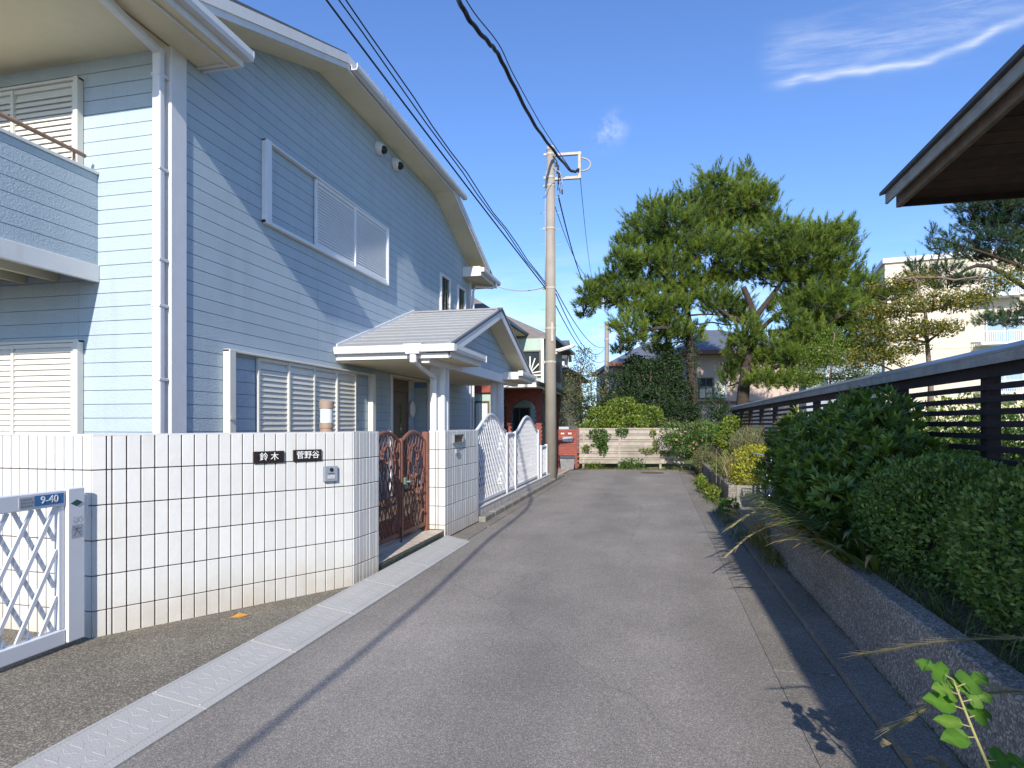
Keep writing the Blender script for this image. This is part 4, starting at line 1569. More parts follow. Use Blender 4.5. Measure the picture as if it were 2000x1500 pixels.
for z, rr in ((8.55, .115), (7.94, .118), (7.72, .12), (5.04, .138), (3.98, .145), (3.1, .15), (6.6, .128)):
    b = obj('band', MB().lathe([(rr, z), (rr, z + .05)], PXY, 20), GALV, up)
    obj('clamp', MB().obox(PXY - r1 * (rr + .03) + Vector((0, 0, z + .025)), r1 * .04, FWD * .02, Vector((0, 0, .03))), GALV, b)
for i in range(9):
    z = 7.45 - i * .42
    sd = -1 if i % 2 else 1
    for s_ in ((-1, 1) if i < 4 else (sd,)):
        obj('step_bolt', MB().tube([PXY + r1 * s_ * .10 + Vector((0, 0, z)), PXY + r1 * s_ * .27 + Vector((0, 0, z + .01))], .009, n=6), GALV, up)
g = MB()
for a0, zz in ((.14, 8.3), (.20, 8.22), (.17, 8.12), (.23, 8.02), (.2, 7.84), (.28, 7.76), (.24, 7.62), (.3, 7.58)):
    c = PXY + r1 * a0 - FWD * .05 + Vector((0, 0, zz))
    g.obox(c, r1 * .02, FWD * .03, Vector((0, 0, .055)))
obj('cable_clips', g, CABLE, up)
for pts, nm in (([(.05, 8.5), (.16, 8.36), (.19, 8.1), (.2, 7.9), (.18, 7.6)], CABLE), ([(.05, 8.2), (.25, 8.05), (.3, 7.8), (.22, 7.5)], CABLEG), ([(-.12, 8.1), (-.15, 7.2), (-.14, 6.0), (-.15, 5.1)], CABLEG)):
    obj('riser_cable', MB().tube([PXY + r1 * a - FWD * .1 + Vector((0, 0, z)) for a, z in pts], .013, n=6), nm, up, smooth=True)
obj('pole_plate', MB().obox(PXY - FWD * .152 + Vector((0, 0, 3.9)) + r1 * .03, r1 * .03, FWD * .004, Vector((0, 0, .25))), GALV, up)


def catenary(a, b, sag, n=24):
    a, b = Vector(a), Vector(b)
    return [a.lerp(b, i / n) - Vector((0, 0, 4 * sag * (i / n) * (1 - i / n))) for i in range(n + 1)]


def smooth_path(pts, n=8):
    """Catmull-Rom through points"""
    P = [Vector(p) for p in pts]
    P = [P[0] * 2 - P[1]] + P + [P[-1] * 2 - P[-2]]
    out = []
    for i in range(1, len(P) - 2):
        for k in range(n):
            t = k / n
            out.append(.5 * ((2 * P[i]) + (P[i + 1] - P[i - 1]) * t + (2 * P[i - 1] - 5 * P[i] + 4 * P[i + 1] - P[i + 2]) * t * t + (3 * P[i] - P[i - 1] - 3 * P[i + 1] + P[i + 2]) * t ** 3))
    return out + [P[-2]]


def wire(label, pts, r, m=CABLE, name='overhead_wire', cat='wire', group=None, n=6):
    t = obj(name, MB().tube(pts, r, n=n), m, smooth=True)
    return tag(t, label, cat, group)


bk = PXY + r1 * .52 + Vector((0, 0, 8.13)) - FWD * .08
pts = smooth_path([PXY + r1 * .74 - FWD * .1 + Vector((0, 0, 8.14)), bk, at(1078, 290, 15.7), at(1042, 240, 13.6), at(1000, 160, 11.5), at(972, 105, 10.6), at(955, 84, 10.0), at(920, 43, 9.2), at(893, -4, 8.6),
                   (-1.95, 5.6, 5.75), (-1.2, 3.5, 4.5), (-1.05, .1, 4.2), (-.87, -2.6, 4.2), (-.80, -5.2, 4.2), (-.70, -9, 4.25), (-.62, -12, 4.5), (0, -24, 6.5)], 8)  # unseen stretch bent and lowered so that its shadow falls along the road
pts = [p + Vector((0, 0, .012 * math.sin(i * 1.3))) for i, p in enumerate(pts)]
wire('thick black bundled cable drooping from the pole top over the road', pts, [.036 if p.y > 7 else .022 for p in pts], n=8, name='overhead_cable', cat='cable')
tw2 = smooth_path([bk + Vector((0, 0, .02)), at(1062, 252, 14.4), at(1005, 150, 11.6), at(975, 88, 10.6), at(930, 30, 9.4), at(905, -8, 8.6), (-1.94, 5.6, 5.8), (-1.19, 3.5, 4.53), (-1.04, .1, 4.23), (-.86, -2.6, 4.23), (-.79, -5.2, 4.23), (-.61, -12, 4.53)], 8)  # unseen stretch follows the thick cable so both shadows merge on the road
wire('thin black wire slung beside the thick cable from the pole top', tw2, .010)
lp = MB()
lp.tube([PXY + r1 * (.80 + .24 * math.sin(a)) - FWD * .06 + Vector((0, 0, 8.29 - .17 * math.cos(a))) for a in np.linspace(0, math.pi, 14)], .022, n=8)
obj('loop_cable', lp, CABLEG, up, smooth=True)
p0 = PXY + Vector((0, 0, 5.05)) - r1 * .12
for k_, (px, d_, lab) in enumerate(((648, 9.0, 'lowest of the three black wires running above the house verge'), (672, 9.15, 'middle one of the three black wires running above the house verge'), (686, 9.0, 'uppermost of the three black wires running above the house verge'))):
    q0 = at(px, -2, d_)
    q = q0 + (q0 - p0) * .9
    cat_ = catenary(p0 + Vector((0, 0, .06 * k_)), q, .12 + .03 * k_)
    if k_:
        cat_ = [p + Vector((.015 * math.sin(i * 1.7 + k_), 0, .015 * math.sin(i * 2.1))) for i, p in enumerate(cat_)]
    wire(lab, cat_, .016 if k_ == 0 else .012, group='three wires above the house verge')
# service drop to the house
wire('grey service wire from the house eave to the pole', catenary((-4.4, 16.9, 5.42), PXY - r1 * .14 + Vector((0, 0, 5.1)), .12), .013, CABLEG)
sl = thing('street_lamp', 'small white street lamp fixed to the right of the tall utility pole', 'street lamp', PXY + Vector((0, 0, 3.4)))
e_ = (r1 * .95 - FWD * .25).normalized()
s_ = PXY + e_ * .15 + Vector((0, 0, 3.42))
t_ = e_ * .50 + Vector((0, 0, .13))
obj('lamp_housing', MB().beam(s_, s_ + t_, .15, .055), WHITE, sl, bevel=0.012)
obj('lamp_diffuser', MB().beam(s_ + t_ * .12 - Vector((0, 0, .04)), s_ + t_ * .95 - Vector((0, 0, .04)), .11, .03), LAMPW, sl, bevel=0.01)
obj('lamp_bracket', MB().obox(PXY + e_ * .15 + Vector((0, 0, 3.40)), e_ * .03, e_.cross(Vector((0, 0, 1))) * .04, Vector((0, 0, .07))), GALV, sl)
P2 = at(1185, 800, 36.0)
P2 = Vector((P2.x, P2.y, 0))
sp = thing('utility_pole', 'distant slim utility pole standing in front of the pink house', 'utility pole', P2)
obj('pole_shaft', MB().lathe([(.17, 0), (.12, 7.5)], P2, 16), CONC_POLE, sp)
obj('band', MB().lathe([(.15, 6.4), (.15, 6.5)], P2, 16), GALV, sp)
obj('insulator_arm', MB().beam(P2 + Vector((-.45, 0, 7.2)), P2 + Vector((.1, 0, 7.25)), .06, .06), GALV, sp)
for i, (za, zb_, sg) in enumerate(((5.02, 6.0, .5), (4.92, 5.9, .85), (4.6, 5.2, .6))):
    wire(('upper', 'middle', 'lower')[i] + ' of the three sagging wires between the two utility poles', catenary(PXY + r1 * .14 + Vector((0, 0, za)), P2 + Vector((-.15, 0, zb_)), sg), .014, group='wires between the two utility poles')
q = at(1140, 552, 27)
wire('black wire running from the pole bracket down into the pine', catenary(PXY + r1 * .2 + Vector((0, 0, 7.5)), q, .25), .018)
wire('thin wire running from the pole steps into the pine', catenary(PXY + r1 * .12 + Vector((0, 0, 7.2)), at(1157, 545, 29), .5), .010)
wire('hair-thin wire running from the bracket tip into the pine', catenary(PXY + r1 * .78 + Vector((0, 0, 7.95)), at(1156, 540, 29), .35), .008)

# ================================================================== gate roof at the upper right
gr = thing('gate_roof', 'dark wooden gate roof with brown plank underside at the upper right', 'roof', (3.0, 0, 0))
EXR, EYR, EZR = 1.655, 5.146, 3.153
SLP = .30


def rz(x):
    return EZR + (x - EXR) * SLP


obj('roof_sheet', MB().prism([(EXR, EZR + .075), (3.4, rz(3.4) + .075), (5.3, EZR + .075), (5.3, EZR + .10), (3.4, rz(3.4) + .105), (EXR, EZR + .10)], 'y', -6, EYR + .03), ROOFD, gr)
obj('eave_board', MB().box(EXR + .03, EXR + .05, -6, EYR, EZR + .0, EZR + .078), GREYWOOD, gr, bevel=0.003)
obj('inner_board', MB().box(EXR + .10, EXR + .135, -6, EYR - .01, EZR - .035, EZR + .055), mat('brown_board', (0.20, 0.16, 0.125), rough=0.8, var=0.25, scale=8, bump=0.4), gr, bevel=0.003)
obj('end_board', MB().box(EXR + .137, 5.2, EYR - .03, EYR - .008, EZR - .03, EZR + .05), DARKWOOD, gr)
pm = MB().box(0, 3.55, 0, .172, 0, .016).mesh('soffit_plank')
pm.materials.append(SOFWOOD)
y = EYR - .21
while y > -5.8:
    inst('soffit_plank', pm, gr, (EXR + .14, y, EZR + .012 + RND.uniform(-.003, .003)))
    y -= .18
for px_ in (3.2, 4.9):
    for py_ in (3.4, -3.5):
        obj('post', MB().box(px_ - .07, px_ + .07, py_ - .07, py_ + .07, 0, EZR + .01), DARKWOOD, gr)
    obj('beam', MB().box(px_ - .06, px_ + .06, -5.8, EYR - .2, EZR - .14, EZR + .008), DARKWOOD, gr)

# ================================================================== dark slatted fence behind the hedge
df = thing('slatted_fence', 'dark stained horizontal slat fence with metal cap behind the hedge', 'fence', (2.5, 10, .4))
FXR, PITCH = 2.5, 1.78
posts_y = [2.00 + PITCH * i for i in range(12)]
TZ = 2.02
for i, yy in enumerate(posts_y):
    obj('post', MB().box(FXR + .018, FXR + .118, yy - .05, yy + .05, .3, TZ - .09), DARKWOOD, df, bevel=0.004)
capm = MB().prism([(-.07, .0), (.16, .0), (.16, .02), (.045, .075), (-.07, .02)], 'y', 0, PITCH - .004).mesh('cap_board')
capm.materials.append(CAPMETAL)
slm = MB().box(-.015, .015, 0, PITCH - .006, 0, .045).mesh('slat')
slm.materials.append(DARKWOOD)
rlm = MB().box(-.02, .018, 0, PITCH - .006, 0, .13).mesh('top_rail')
rlm.materials.append(DARKWOOD)
fcm = MB().box(-.072, -.052, 0, PITCH - .005, -.075, -.001).mesh('cap_fascia')
fcm.materials.append(GREYWOOD)
for i in range(11):
    y0 = posts_y[i] + .003
    inst('cap_board', capm, df, (FXR, y0, TZ + .002))
    inst('cap_fascia', fcm, df, (FXR, y0, TZ))
    inst('top_rail', rlm, df, (FXR, y0, TZ - .165))
    z = TZ - .165 - .095
    while z > .48:
        inst('slat', slm, df, (FXR + RND.uniform(-.002, .002), y0, z))
        z -= .0945

# ================================================================== bicycle in the side yard
bc = thing('bicycle', 'silver city bicycle with black front basket half hidden by the bush', 'bicycle', (1.78, 10.9, 0))
bx0, by0 = 1.86, 10.55
BLK = mat('tyre_rubber', (0.02, 0.02, 0.02), rough=0.8)
SILV = mat('bicycle_silver', (0.45, 0.52, 0.58), rough=0.35, var=0.05, metal=0.3, spec=0.6)
for yy in (by0, by0 + 1.1):
    g = MB()
    ring = [(bx0, yy + .30 * math.cos(a), .33 + .30 * math.sin(a)) for a in np.linspace(0, 2 * math.pi, 29)]
    w = obj('wheel', MB().tube(ring, .019, n=8, cap=False), BLK, bc, smooth=True)
    obj('rim', MB().tube([(bx0, yy + .275 * math.cos(a), .33 + .275 * math.sin(a)) for a in np.linspace(0, 2 * math.pi, 29)], .009, n=6, cap=False), STEEL, w, smooth=True)
    g = MB()
    for k in range(14):
        a = k * math.pi / 7
        g.tube([(bx0 + (.02 if k % 2 else -.02), yy + .02 * math.cos(a), .33 + .02 * math.sin(a)), (bx0, yy + .27 * math.cos(a), .33 + .27 * math.sin(a))], .0025, n=4)
    obj('spokes', g, STEEL, w)
    ar = [(bx0, yy + .335 * math.cos(a), .33 + .335 * math.sin(a)) for a in np.linspace(.3, 2.9, 14)]
    obj('mudguard', MB().tube(ar, .022, n=6), SILV, bc, smooth=True)
g = MB()
hd = Vector((bx0, by0 + .25, .82))
g.tube([(bx0 - .05, by0, .33), (bx0 - .05, by0 + .18, .66), hd], .016)
g.tube([(bx0 + .05, by0, .33), (bx0 + .05, by0 + .18, .66), hd], .016)
g.tube([hd, hd + Vector((0, .06, .14))], .018)
obj('fork', g, SILV, bc, smooth=True)
g = MB()
bb, se, rw_ = Vector((bx0, by0 + .62, .28)), Vector((bx0, by0 + .78, .80)), Vector((bx0, by0 + 1.1, .33))
g.tube([hd - Vector((0, .02, .06)), Vector((bx0, by0 + .4, .45)), bb], .022).tube([bb, se], .018).tube([bb, rw_], .013).tube([se - Vector((0, 0, .12)), rw_], .011)
obj('frame', g, SILV, bc, smooth=True)
hb = hd + Vector((0, .06, .14))
obj('handlebar', MB().tube([hb + Vector((-.29, .2, .03)), hb + Vector((-.27, .08, .05)), hb + Vector((-.12, 0, .03)), hb, hb + Vector((.12, 0, .03)), hb + Vector((.27, .08, .05)), hb + Vector((.29, .2, .03))], .012), STEEL, bc, smooth=True)
g = MB()
k0 = Vector((bx0, by0 + .03, .70))
for zz, s in ((0, .13), (.09, .15), (.18, .17), (.24, .18)):
    a = [k0 + Vector(v) for v in ((-s, -s * .8, zz), (s, -s * .8, zz), (s, s * .8, zz), (-s, s * .8, zz), (-s, -s * .8, zz))]
    g.tube(a, .006, n=5)
for k in range(-4, 5):
    for sy in (-1, 1):
        g.tube([k0 + Vector((k * .032, sy * .105, 0)), k0 + Vector((k * .045, sy * .145, .24))], .0035, n=4)
    for sx in (-1, 1):
        g.tube([k0 + Vector((sx * .13, k * .026, 0)), k0 + Vector((sx * .18, k * .036, .24))], .0035, n=4)
g.obox(k0 + Vector((0, 0, .09)), (.12, 0, 0), (0, .095, 0), (0, 0, .085))
obj('basket', g, DARKP, bc)
obj('saddle', MB().add([se + Vector(v) for v in ((-.02, -.16, .06), (.02, -.16, .06), (.09, .12, .07), (-.09, .12, .07), (-.015, -.15, .1), (.015, -.15, .1), (.08, .11, .13), (-.08, .11, .13))],
                       [(0, 3, 2, 1), (4, 5, 6, 7), (0, 1, 5, 4), (1, 2, 6, 5), (2, 3, 7, 6), (3, 0, 4, 7)]), BLK, bc, bevel=0.015)
obj('pedal_crank', MB().tube([bb + Vector((-.08, 0, 0)), bb + Vector((.08, 0, 0))], .02).tube([bb + Vector((.08, 0, 0)), bb + Vector((.09, .02, -.17)), bb + Vector((.17, .02, -.17))], .01), STEEL, bc)

# ================================================================== wooden fence across the road's end
ef_ = thing('wooden_fence', 'weathered grey wooden slat fence closing the end of the road', 'fence', (-.8, 21.05, 0))
FA, FB = Vector((-2.52, 20.72, 0)), Vector((.95, 21.46, 0))
fd = (FB - FA).normalized()
fn = Vector((fd.y, -fd.x, 0))
z, i = 0.165, 0
while z < 1.36:
    h = .118 if i % 2 == 0 else .056
    seg = (FB - FA).length
    cuts = [0, seg * .385, seg * .775, seg]
    for ca, cb in zip(cuts[:-1], cuts[1:]):
        a_, b_ = FA + fd * (ca + .002), FA + fd * (cb - .002)
        obj('slat', MB().obox((a_ + b_) / 2 + Vector((0, 0, z + h / 2 + RND.uniform(-.004, .004))) + fn * RND.uniform(0, .005), (b_ - a_) / 2, fn * .011, Vector((0, 0, h / 2))), CEDAR, ef_)
    z += h + .014
    i += 1
for t_ in (.045, .385, .775, .98):
    c = FA + fd * (FB - FA).length * t_ - fn * .05
    obj('post', MB().obox(c + Vector((0, 0, .66)), fd * .035, fn * .032, Vector((0, 0, .68))), CEDAR, ef_)
    obj('cover_strip', MB().obox(c + fn * .064 + Vector((0, 0, .77)), fd * .028, fn * .006, Vector((0, 0, .6))), CEDAR, ef_)

# ================================================================== red brick pillar with letter box, bin
bp_ = thing('brick_pillar', 'red brick gate pillar with two lamps badges and a letter box', 'pillar', (-2.88, 20.6, 0))
d = 20.62
ca, cb = at(1087, 828, d), at(1128, 828, d)
ca.z = cb.z = 0
bd = (cb - ca).normalized()
bn = Vector((bd.y, -bd.x, 0))
W_ = (cb - ca).length
obj('pillar_core', MB().obox((ca + cb) / 2 - bn * .13 + Vector((0, 0, .65)), bd * (W_ / 2 - .006), bn * .118, Vector((0, 0, .65))), BRICKJ, bp_)
bm_ = MB().obox((0, 0, 0), bd * .107, bn * .05, (0, 0, .031)).mesh('brick')
bm_.materials.append(REDBRICK)
bm_h = MB().obox((0, 0, 0), bd * .049, bn * .05, (0, 0, .031)).mesh('brick')
bm_h.materials.append(REDBRICK)
rw_i = 0
z = .035
while z < 1.29:
    x = 0.0
    first = True
    while x < W_ - .03:
        ln = .098 if (rw_i % 2 and first) else .214
        if x + ln > W_:
            ln = .098
        inst('brick', bm_ if ln > .1 else bm_h, bp_, ca + bd * (x + ln / 2) - bn * (.048 + RND.uniform(0, .003)) + Vector((0, 0, z)))
        x += ln + .011
        first = False
    z += .0735
    rw_i += 1
pz = lambda x, z, o=.02: ca + bd * x + bn * o + Vector((0, 0, z))
lb = obj('letter_box', MB().obox(pz(W_ * .52, .99, .01), bd * .17, bn * .02, Vector((0, 0, .085))), STEEL, bp_, bevel=0.005)
obj('letter_flap', MB().obox(pz(W_ * .52, 1.0, .034), bd * .14, bn * .003, Vector((0, 0, .035))), STICK, lb)
for x in (.2, .27, .49, .56):
    obj('badge', MB().obox(pz(W_ * x * 1.2, 1.18, .006), bd * .022, bn * .006, Vector((0, 0, .022))), LETTER, bp_)
obj('pillar_cap', MB().obox(pz(W_ * .35, 1.36, -.13), bd * .17, bn * .13, Vector((0, 0, .045))), STICK, bp_, bevel=0.01)
bn_ = thing('bin', 'grey plastic storage bin with dark lid in front of the brick pillar', 'bin', (-2.75, 20.35, 0))
bc_ = at(1107, 905, 20.1)
bc_.z = 0
g = MB()
hw = .24
vs = [bc_ + bd * (sx * hw * (.86 if z < .1 else 1)) + bn * (sy * .19 * (.86 if z < .1 else 1)) + Vector((0, 0, z)) for z in (0.012, .37) for sx, sy in ((-1, 1), (1, 1), (1, -1), (-1, -1))]
g.add(vs, [(0, 3, 2, 1), (4, 5, 6, 7), (0, 1, 5, 4), (1, 2, 6, 5), (2, 3, 7, 6), (3, 0, 4, 7)])
obj('bin_body', g, BIN, bn_, bevel=0.012)
obj('bin_lid', MB().obox(bc_ + Vector((0, 0, .42)), bd * (hw + .015), bn * .205, Vector((0, 0, .05))), BINL, bn_, bevel=0.015)
obj('lid_handle', MB().obox(bc_ + bn * .21 + Vector((0, 0, .40)), bd * .07, bn * .015, Vector((0, 0, .02))), BINL, bn_)
# brick paved forecourt
fc = thing('forecourt', 'pink paved strip in front of the brick pillar', 'paving', (-3, 18.5, 0))
PAV = mat('pink_paver', (0.36, 0.26, 0.215), rough=0.85, var=0.15, scale=12, obvar=0.12)
obj('paving_bed', MB().box(-4.4, -2.665, 16.9, 20.4, -.02, .028), KERBC, fc)
pvm = MB().box(-.098, .098, -.049, .049, 0, .02).mesh('paver')
pvm.materials.append(PAV)
y, i = 16.96, 0
while y < 20.2:
    x = -2.78 - (.1 if i % 2 else 0)
    while x > -3.75:
        inst('paver', pvm, fc, (x, y, .018 + RND.uniform(0, .003)))
        x -= .206
    y += .106
    i += 1

# ================================================================== neighbours


def hip_roof(x0, x1, y0, y1, z0, h, ov=.5, th=.09, run='y', ridge=None):
    """hipped roof solid; run: ridge direction"""
    x0, x1, y0, y1 = x0 - ov, x1 + ov, y0 - ov, y1 + ov
    g = MB()
    if run == 'y':
        i = (x1 - x0) / 2 if ridge is None else ridge
        a, b = ((x0 + x1) / 2, y0 + i, z0 + h), ((x0 + x1) / 2, y1 - i, z0 + h)
    else:
        i = (y1 - y0) / 2 if ridge is None else ridge
        a, b = (x0 + i, (y0 + y1) / 2, z0 + h), (x1 - i, (y0 + y1) / 2, z0 + h)
    c = [(x0, y0, z0), (x1, y0, z0), (x1, y1, z0), (x0, y1, z0)]
    lo = [(p[0], p[1], p[2] - th) for p in c]
    g.v = c + lo + [a, b]
    if run == 'y':
        g.f = [(0, 1, 8), (1, 2, 9, 8), (2, 3, 9), (3, 0, 8, 9)]
    else:
        g.f = [(0, 1, 9, 8), (1, 2, 9), (2, 3, 8, 9), (3, 0, 8)]
    g.f += [(4, 7, 6, 5), (0, 4, 5, 1), (1, 5, 6, 2), (2, 6, 7, 3), (3, 7, 4, 0)]
    return g


def window(parent, face, p, w, z0, z1, m=WHITE, pane=GLASS, bars=1, fr=.05):
    """window on a wall. face '+x','-y': p = fixed coordinate and centre"""
    fx, c = p
    g = MB()

    def bx(gg, a, b, d0, d1, za, zb):
        if face == '+x':
            return gg.box(fx + d0, fx + d1, a, b, za, zb)
        return gg.box(a, b, fx - d1, fx - d0, za, zb)
    a, b = c - w / 2, c + w / 2
    bx(g, a, a + fr, .002, .06, z0, z1)
    bx(g, b - fr, b, .002, .06, z0, z1)
    bx(g, a + fr, b - fr, .002, .06, z1 - fr, z1)
    bx(g, a + fr, b - fr, .002, .06, z0, z0 + fr)
    for k in range(1, bars + 1):
        cc = a + (b - a) * k / (bars + 1)
        bx(g, cc - .02, cc + .02, .02, .05, z0 + fr, z1 - fr)
    w_ = obj('window', g, m, parent)
    obj('pane', bx(MB(), a + fr, b - fr, .004, .015, z0 + fr, z1 - fr), pane, w_)
    return w_


nh = thing('brick_house', 'pale green house with brown roofs and a red brick arch behind the porch', 'house', (-6, 23, 0))
obj('ground_storey', MB().box(-11, -5.1, 19.4, 22.0, 0, 2.75).box(-11, -4.4, 22.02, 27.5, 0, 2.69), MGREEN, nh)
obj('upper_storey', MB().box(-11, -5.25, 18.4, 22.2, 2.74, 4.80).box(-11, -4.05, 22.22, 27.2, 2.74, 4.65), MGREEN, nh)
obj('roof', hip_roof(-12.5, -5.25, 18.3, 22.3, 4.86, 1.75, ov=.62, run='x'), ROOFB, nh)
obj('roof', hip_roof(-12.5, -4.2, 22.8, 27.3, 4.72, 1.5, ov=.55, run='x'), ROOFB, nh)
obj('eave_soffit', MB().box(-12, -4.70, 17.75, 22.85, 4.755, 4.77).box(-12, -3.72, 22.30, 27.80, 4.652, 4.665), SOFFIT, nh)
g = MB()
g.box(-4.70, -4.60, 17.7, 22.95, 4.78, 4.88).box(-3.64, -3.55, 22.20, 27.9, 4.62, 4.73)
obj('gutter', g, DARKP, nh)
obj('downpipe', MB().tube([(-4.65, 22.7, 4.8), (-4.65, 22.7, 4.6), (-5.2, 22.4, 4.4), (-5.22, 22.4, 2.8)], .04), DARKP, nh)
# lower roof over the arcade
obj('porch_roof', MB().add([(-3.5, 18.6, 2.82), (-3.5, 27.6, 2.82), (-5.2, 27.6, 3.42), (-5.2, 18.6, 3.42), (-3.5, 18.6, 2.76), (-3.5, 27.6, 2.76), (-5.2, 27.6, 3.36), (-5.2, 18.6, 3.36)],
                           [(0, 1, 2, 3), (7, 6, 5, 4), (0, 4, 5, 1), (1, 5, 6, 2), (2, 6, 7, 3), (3, 7, 4, 0)]), ROOFB, nh)
obj('porch_roof_hip', MB().add([(-3.5, 18.6, 2.82), (-5.2, 19.4, 3.42), (-5.8, 18.6, 2.82), (-5.2, 18.62, 2.76)], [(0, 1, 2), (0, 3, 1), (1, 3, 2), (0, 2, 3)]), ROOFB, nh)
obj('porch_soffit', MB().box(-5.8, -3.62, 18.7, 27.5, 2.70, 2.72), SOFFIT, nh)
obj('porch_fascia', MB().box(-3.62, -3.56, 18.62, 27.55, 2.64, 2.78).box(-5.9, -3.62, 18.62, 18.68, 2.64, 2.78), WHITE, nh)
obj('porch_gutter', MB().box(-3.555, -3.46, 18.5, 27.7, 2.70, 2.80), DARKP, nh)
obj('porch_downpipe', MB().tube([(-3.5, 25.6, 2.7), (-3.5, 25.6, 2.55), (-4.4, 25.3, 2.35), (-4.45, 25.3, .1)], .04), DARKP, nh)
# red brick arch facing the road's near side
ar = []
x0, x1, yA = -5.02, -3.78, 20.6
pts = [(x0, 0), (x0 + .16, 0), (x0 + .16, 1.85)]
for a in np.linspace(math.pi, 0, 17):
    pts.append(((x0 + x1) / 2 + math.cos(a) * ((x1 - x0) / 2 - .18), 1.9 + .42 * math.sin(a)))
pts += [(x1 - .16, 1.85), (x1 - .16, 0), (x1, 0), (x1, 2.68), (x0, 2.68)]
g = MB().box(x0, x0 + .16, yA, yA + .28, 0, 2.69).box(x1 - .16, x1, yA, yA + .28, 0, 2.69)
top = [p for p in pts[2:-5]]
for p, q in zip(top[:-1], top[1:]):
    if q[0] > p[0] + 1e-4:
        g.prism([(p[0], p[1]), (q[0], q[1]), (q[0], 2.69), (p[0], 2.69)], 'y', yA, yA + .28)
arch = obj('brick_arch', g, BRICKJ, nh)
bk2 = MB().box(-.102, .102, -.01, .0, -.028, .028).mesh('brick')
bk2.materials.append(REDBRICK)
z, i = .04, 0
while z < 2.68:
    x = x0 + (.05 if i % 2 else .1)
    while x < x1 + .01:
        t_ = (x - (x0 + x1) / 2) / ((x1 - x0) / 2 - .18)
        inside = abs(t_) < 1.05 and z < 1.93 + .42 * math.sqrt(max(0, 1 - t_ * t_))
        if not inside and z > .9:
            inst('brick', bk2, arch, (x, yA, z))
        x += .213
    z += .067
    i += 1
y = yA + .1
bk3 = MB().box(.0, .01, -.102, .102, -.028, .028).mesh('brick')
bk3.materials.append(REDBRICK)
obj('brick_pier', MB().box(-4.1, -3.78, 24.4, 24.8, 0, 2.68), REDBRICK, nh)
window(nh, '-y', (22.02, -4.85), .8, .1, 2.1, BROWNF)
window(nh, '+x', (-5.1, 20.8), 1.8, .1, 2.15, BROWNF)
window(nh, '+x', (-4.4, 25.9), 1.7, .1, 2.15, BROWNF)
sb = window(nh, '-y', (22.22, -4.48), .76, 3.3, 4.2, BROWNF, bars=0)
obj('corner_post', MB().box(-4.08, -3.98, 22.16, 22.26, 2.9, 4.62), WHITE, nh)
fan = MB()
fr_ = Vector((-4.95, 19.25, 3.05))
for a in np.linspace(.1, math.pi - .1, 7):
    fan.beam((-4.48, 22.12, 3.36), (-4.48 + .40 * math.cos(a), 22.12, 3.36 + .62 * math.sin(a)), .045, .02, up=(0, 1, 0))
fan.box(-4.9, -4.06, 22.10, 22.14, 3.26, 3.31)
obj('window_grille', fan, SHUT, nh)
obj('balcony_rail', MB().box(-3.9, -3.84, 23.0, 25.4, 3.2, 4.05), DARKP, nh)
# near corner: brick band, green bay with blue-grey glass, dark louvre
obj('brick_band', MB().box(-6.4, -4.75, 17.9, 18.0, 2.45, 2.75), REDBRICK, nh)
obj('bay', MB().box(-7, -4.8, 18.0, 19.38, 0, 2.44), MGREEN, nh)
window(nh, '-y', (18.0, -5.35), .9, .2, 2.2, BROWNF, pane=FROST)
window(nh, '+x', (-4.8, 18.75), .9, .1, 2.2, BROWNF)

wh = thing('white_house', 'white house with a dormer partly hidden behind the brick house', 'house', (-6, 32, 0))
obj('walls', MB().box(-12, -4.2, 29, 36, 0, 4.0), CREAM, wh)
obj('roof', hip_roof(-12, -4.2, 29, 36, 4.0, 2.0, run='x'), ROOFD, wh)
dm = obj('dormer', MB().prism([(29.6, 3.6), (31.0, 3.6), (31.0, 4.8), (30.3, 5.5), (29.6, 4.8)], 'x', -6.8, -4.3), WHITE, wh)
obj('dormer_roof', MB().prism([(29.4, 4.75), (30.3, 5.65), (31.2, 4.75), (31.2, 4.65), (30.3, 5.52), (29.4, 4.65)][::-1], 'x', -6.8, -4.15), ROOFD, wh)
window(wh, '+x', (-4.3, 30.3), .8, 4.0, 4.9, WHITE)

# pink house behind the pines
ph = thing('pink_house', 'pink rendered house with blue-grey roof behind the pine trees', 'house', at(1310, 0, 36))


def fwdbox(g, px0, px1, d0, d1, z0, z1):
    """box whose front is square to the road's far end"""
    a, b = at(px0, 828, d0), at(px1, 828, d0)
    dp = FWD * (d1 - d0)
    c = (a + b) / 2 + dp / 2
    return g.obox((c.x, c.y, (z0 + z1) / 2), (b - a) / 2, dp / 2, (0, 0, (z1 - z0) / 2))


obj('walls', fwdbox(fwdbox(MB(), 1197, 1345, 36.8, 44, 0, 5.05), 1343, 1560, 34.5, 44, 0, 5.5), PINK, ph)


def hip_on(px0, px1, d0, d1, z0, h, inset):
    c = [at(px0, 828, d0), at(px1, 828, d0)]
    dp = FWD * (d1 - d0)
    c += [c[1] + dp, c[0] + dp]
    c = [Vector((p.x, p.y, z0)) for p in c]
    lo = [p - Vector((0, 0, .22)) for p in c]
    e = (c[1] - c[0]).normalized() * inset
    a = (c[0] + c[3]) / 2 + e + Vector((0, 0, h))
    b = (c[1] + c[2]) / 2 - e + Vector((0, 0, h))
    g = MB()
    g.add(c + lo + [a, b], [(0, 1, 9, 8), (1, 2, 9), (2, 3, 8, 9), (3, 0, 8), (4, 7, 6, 5), (0, 4, 5, 1), (1, 5, 6, 2), (2, 6, 7, 3), (3, 7, 4, 0)])
    return g


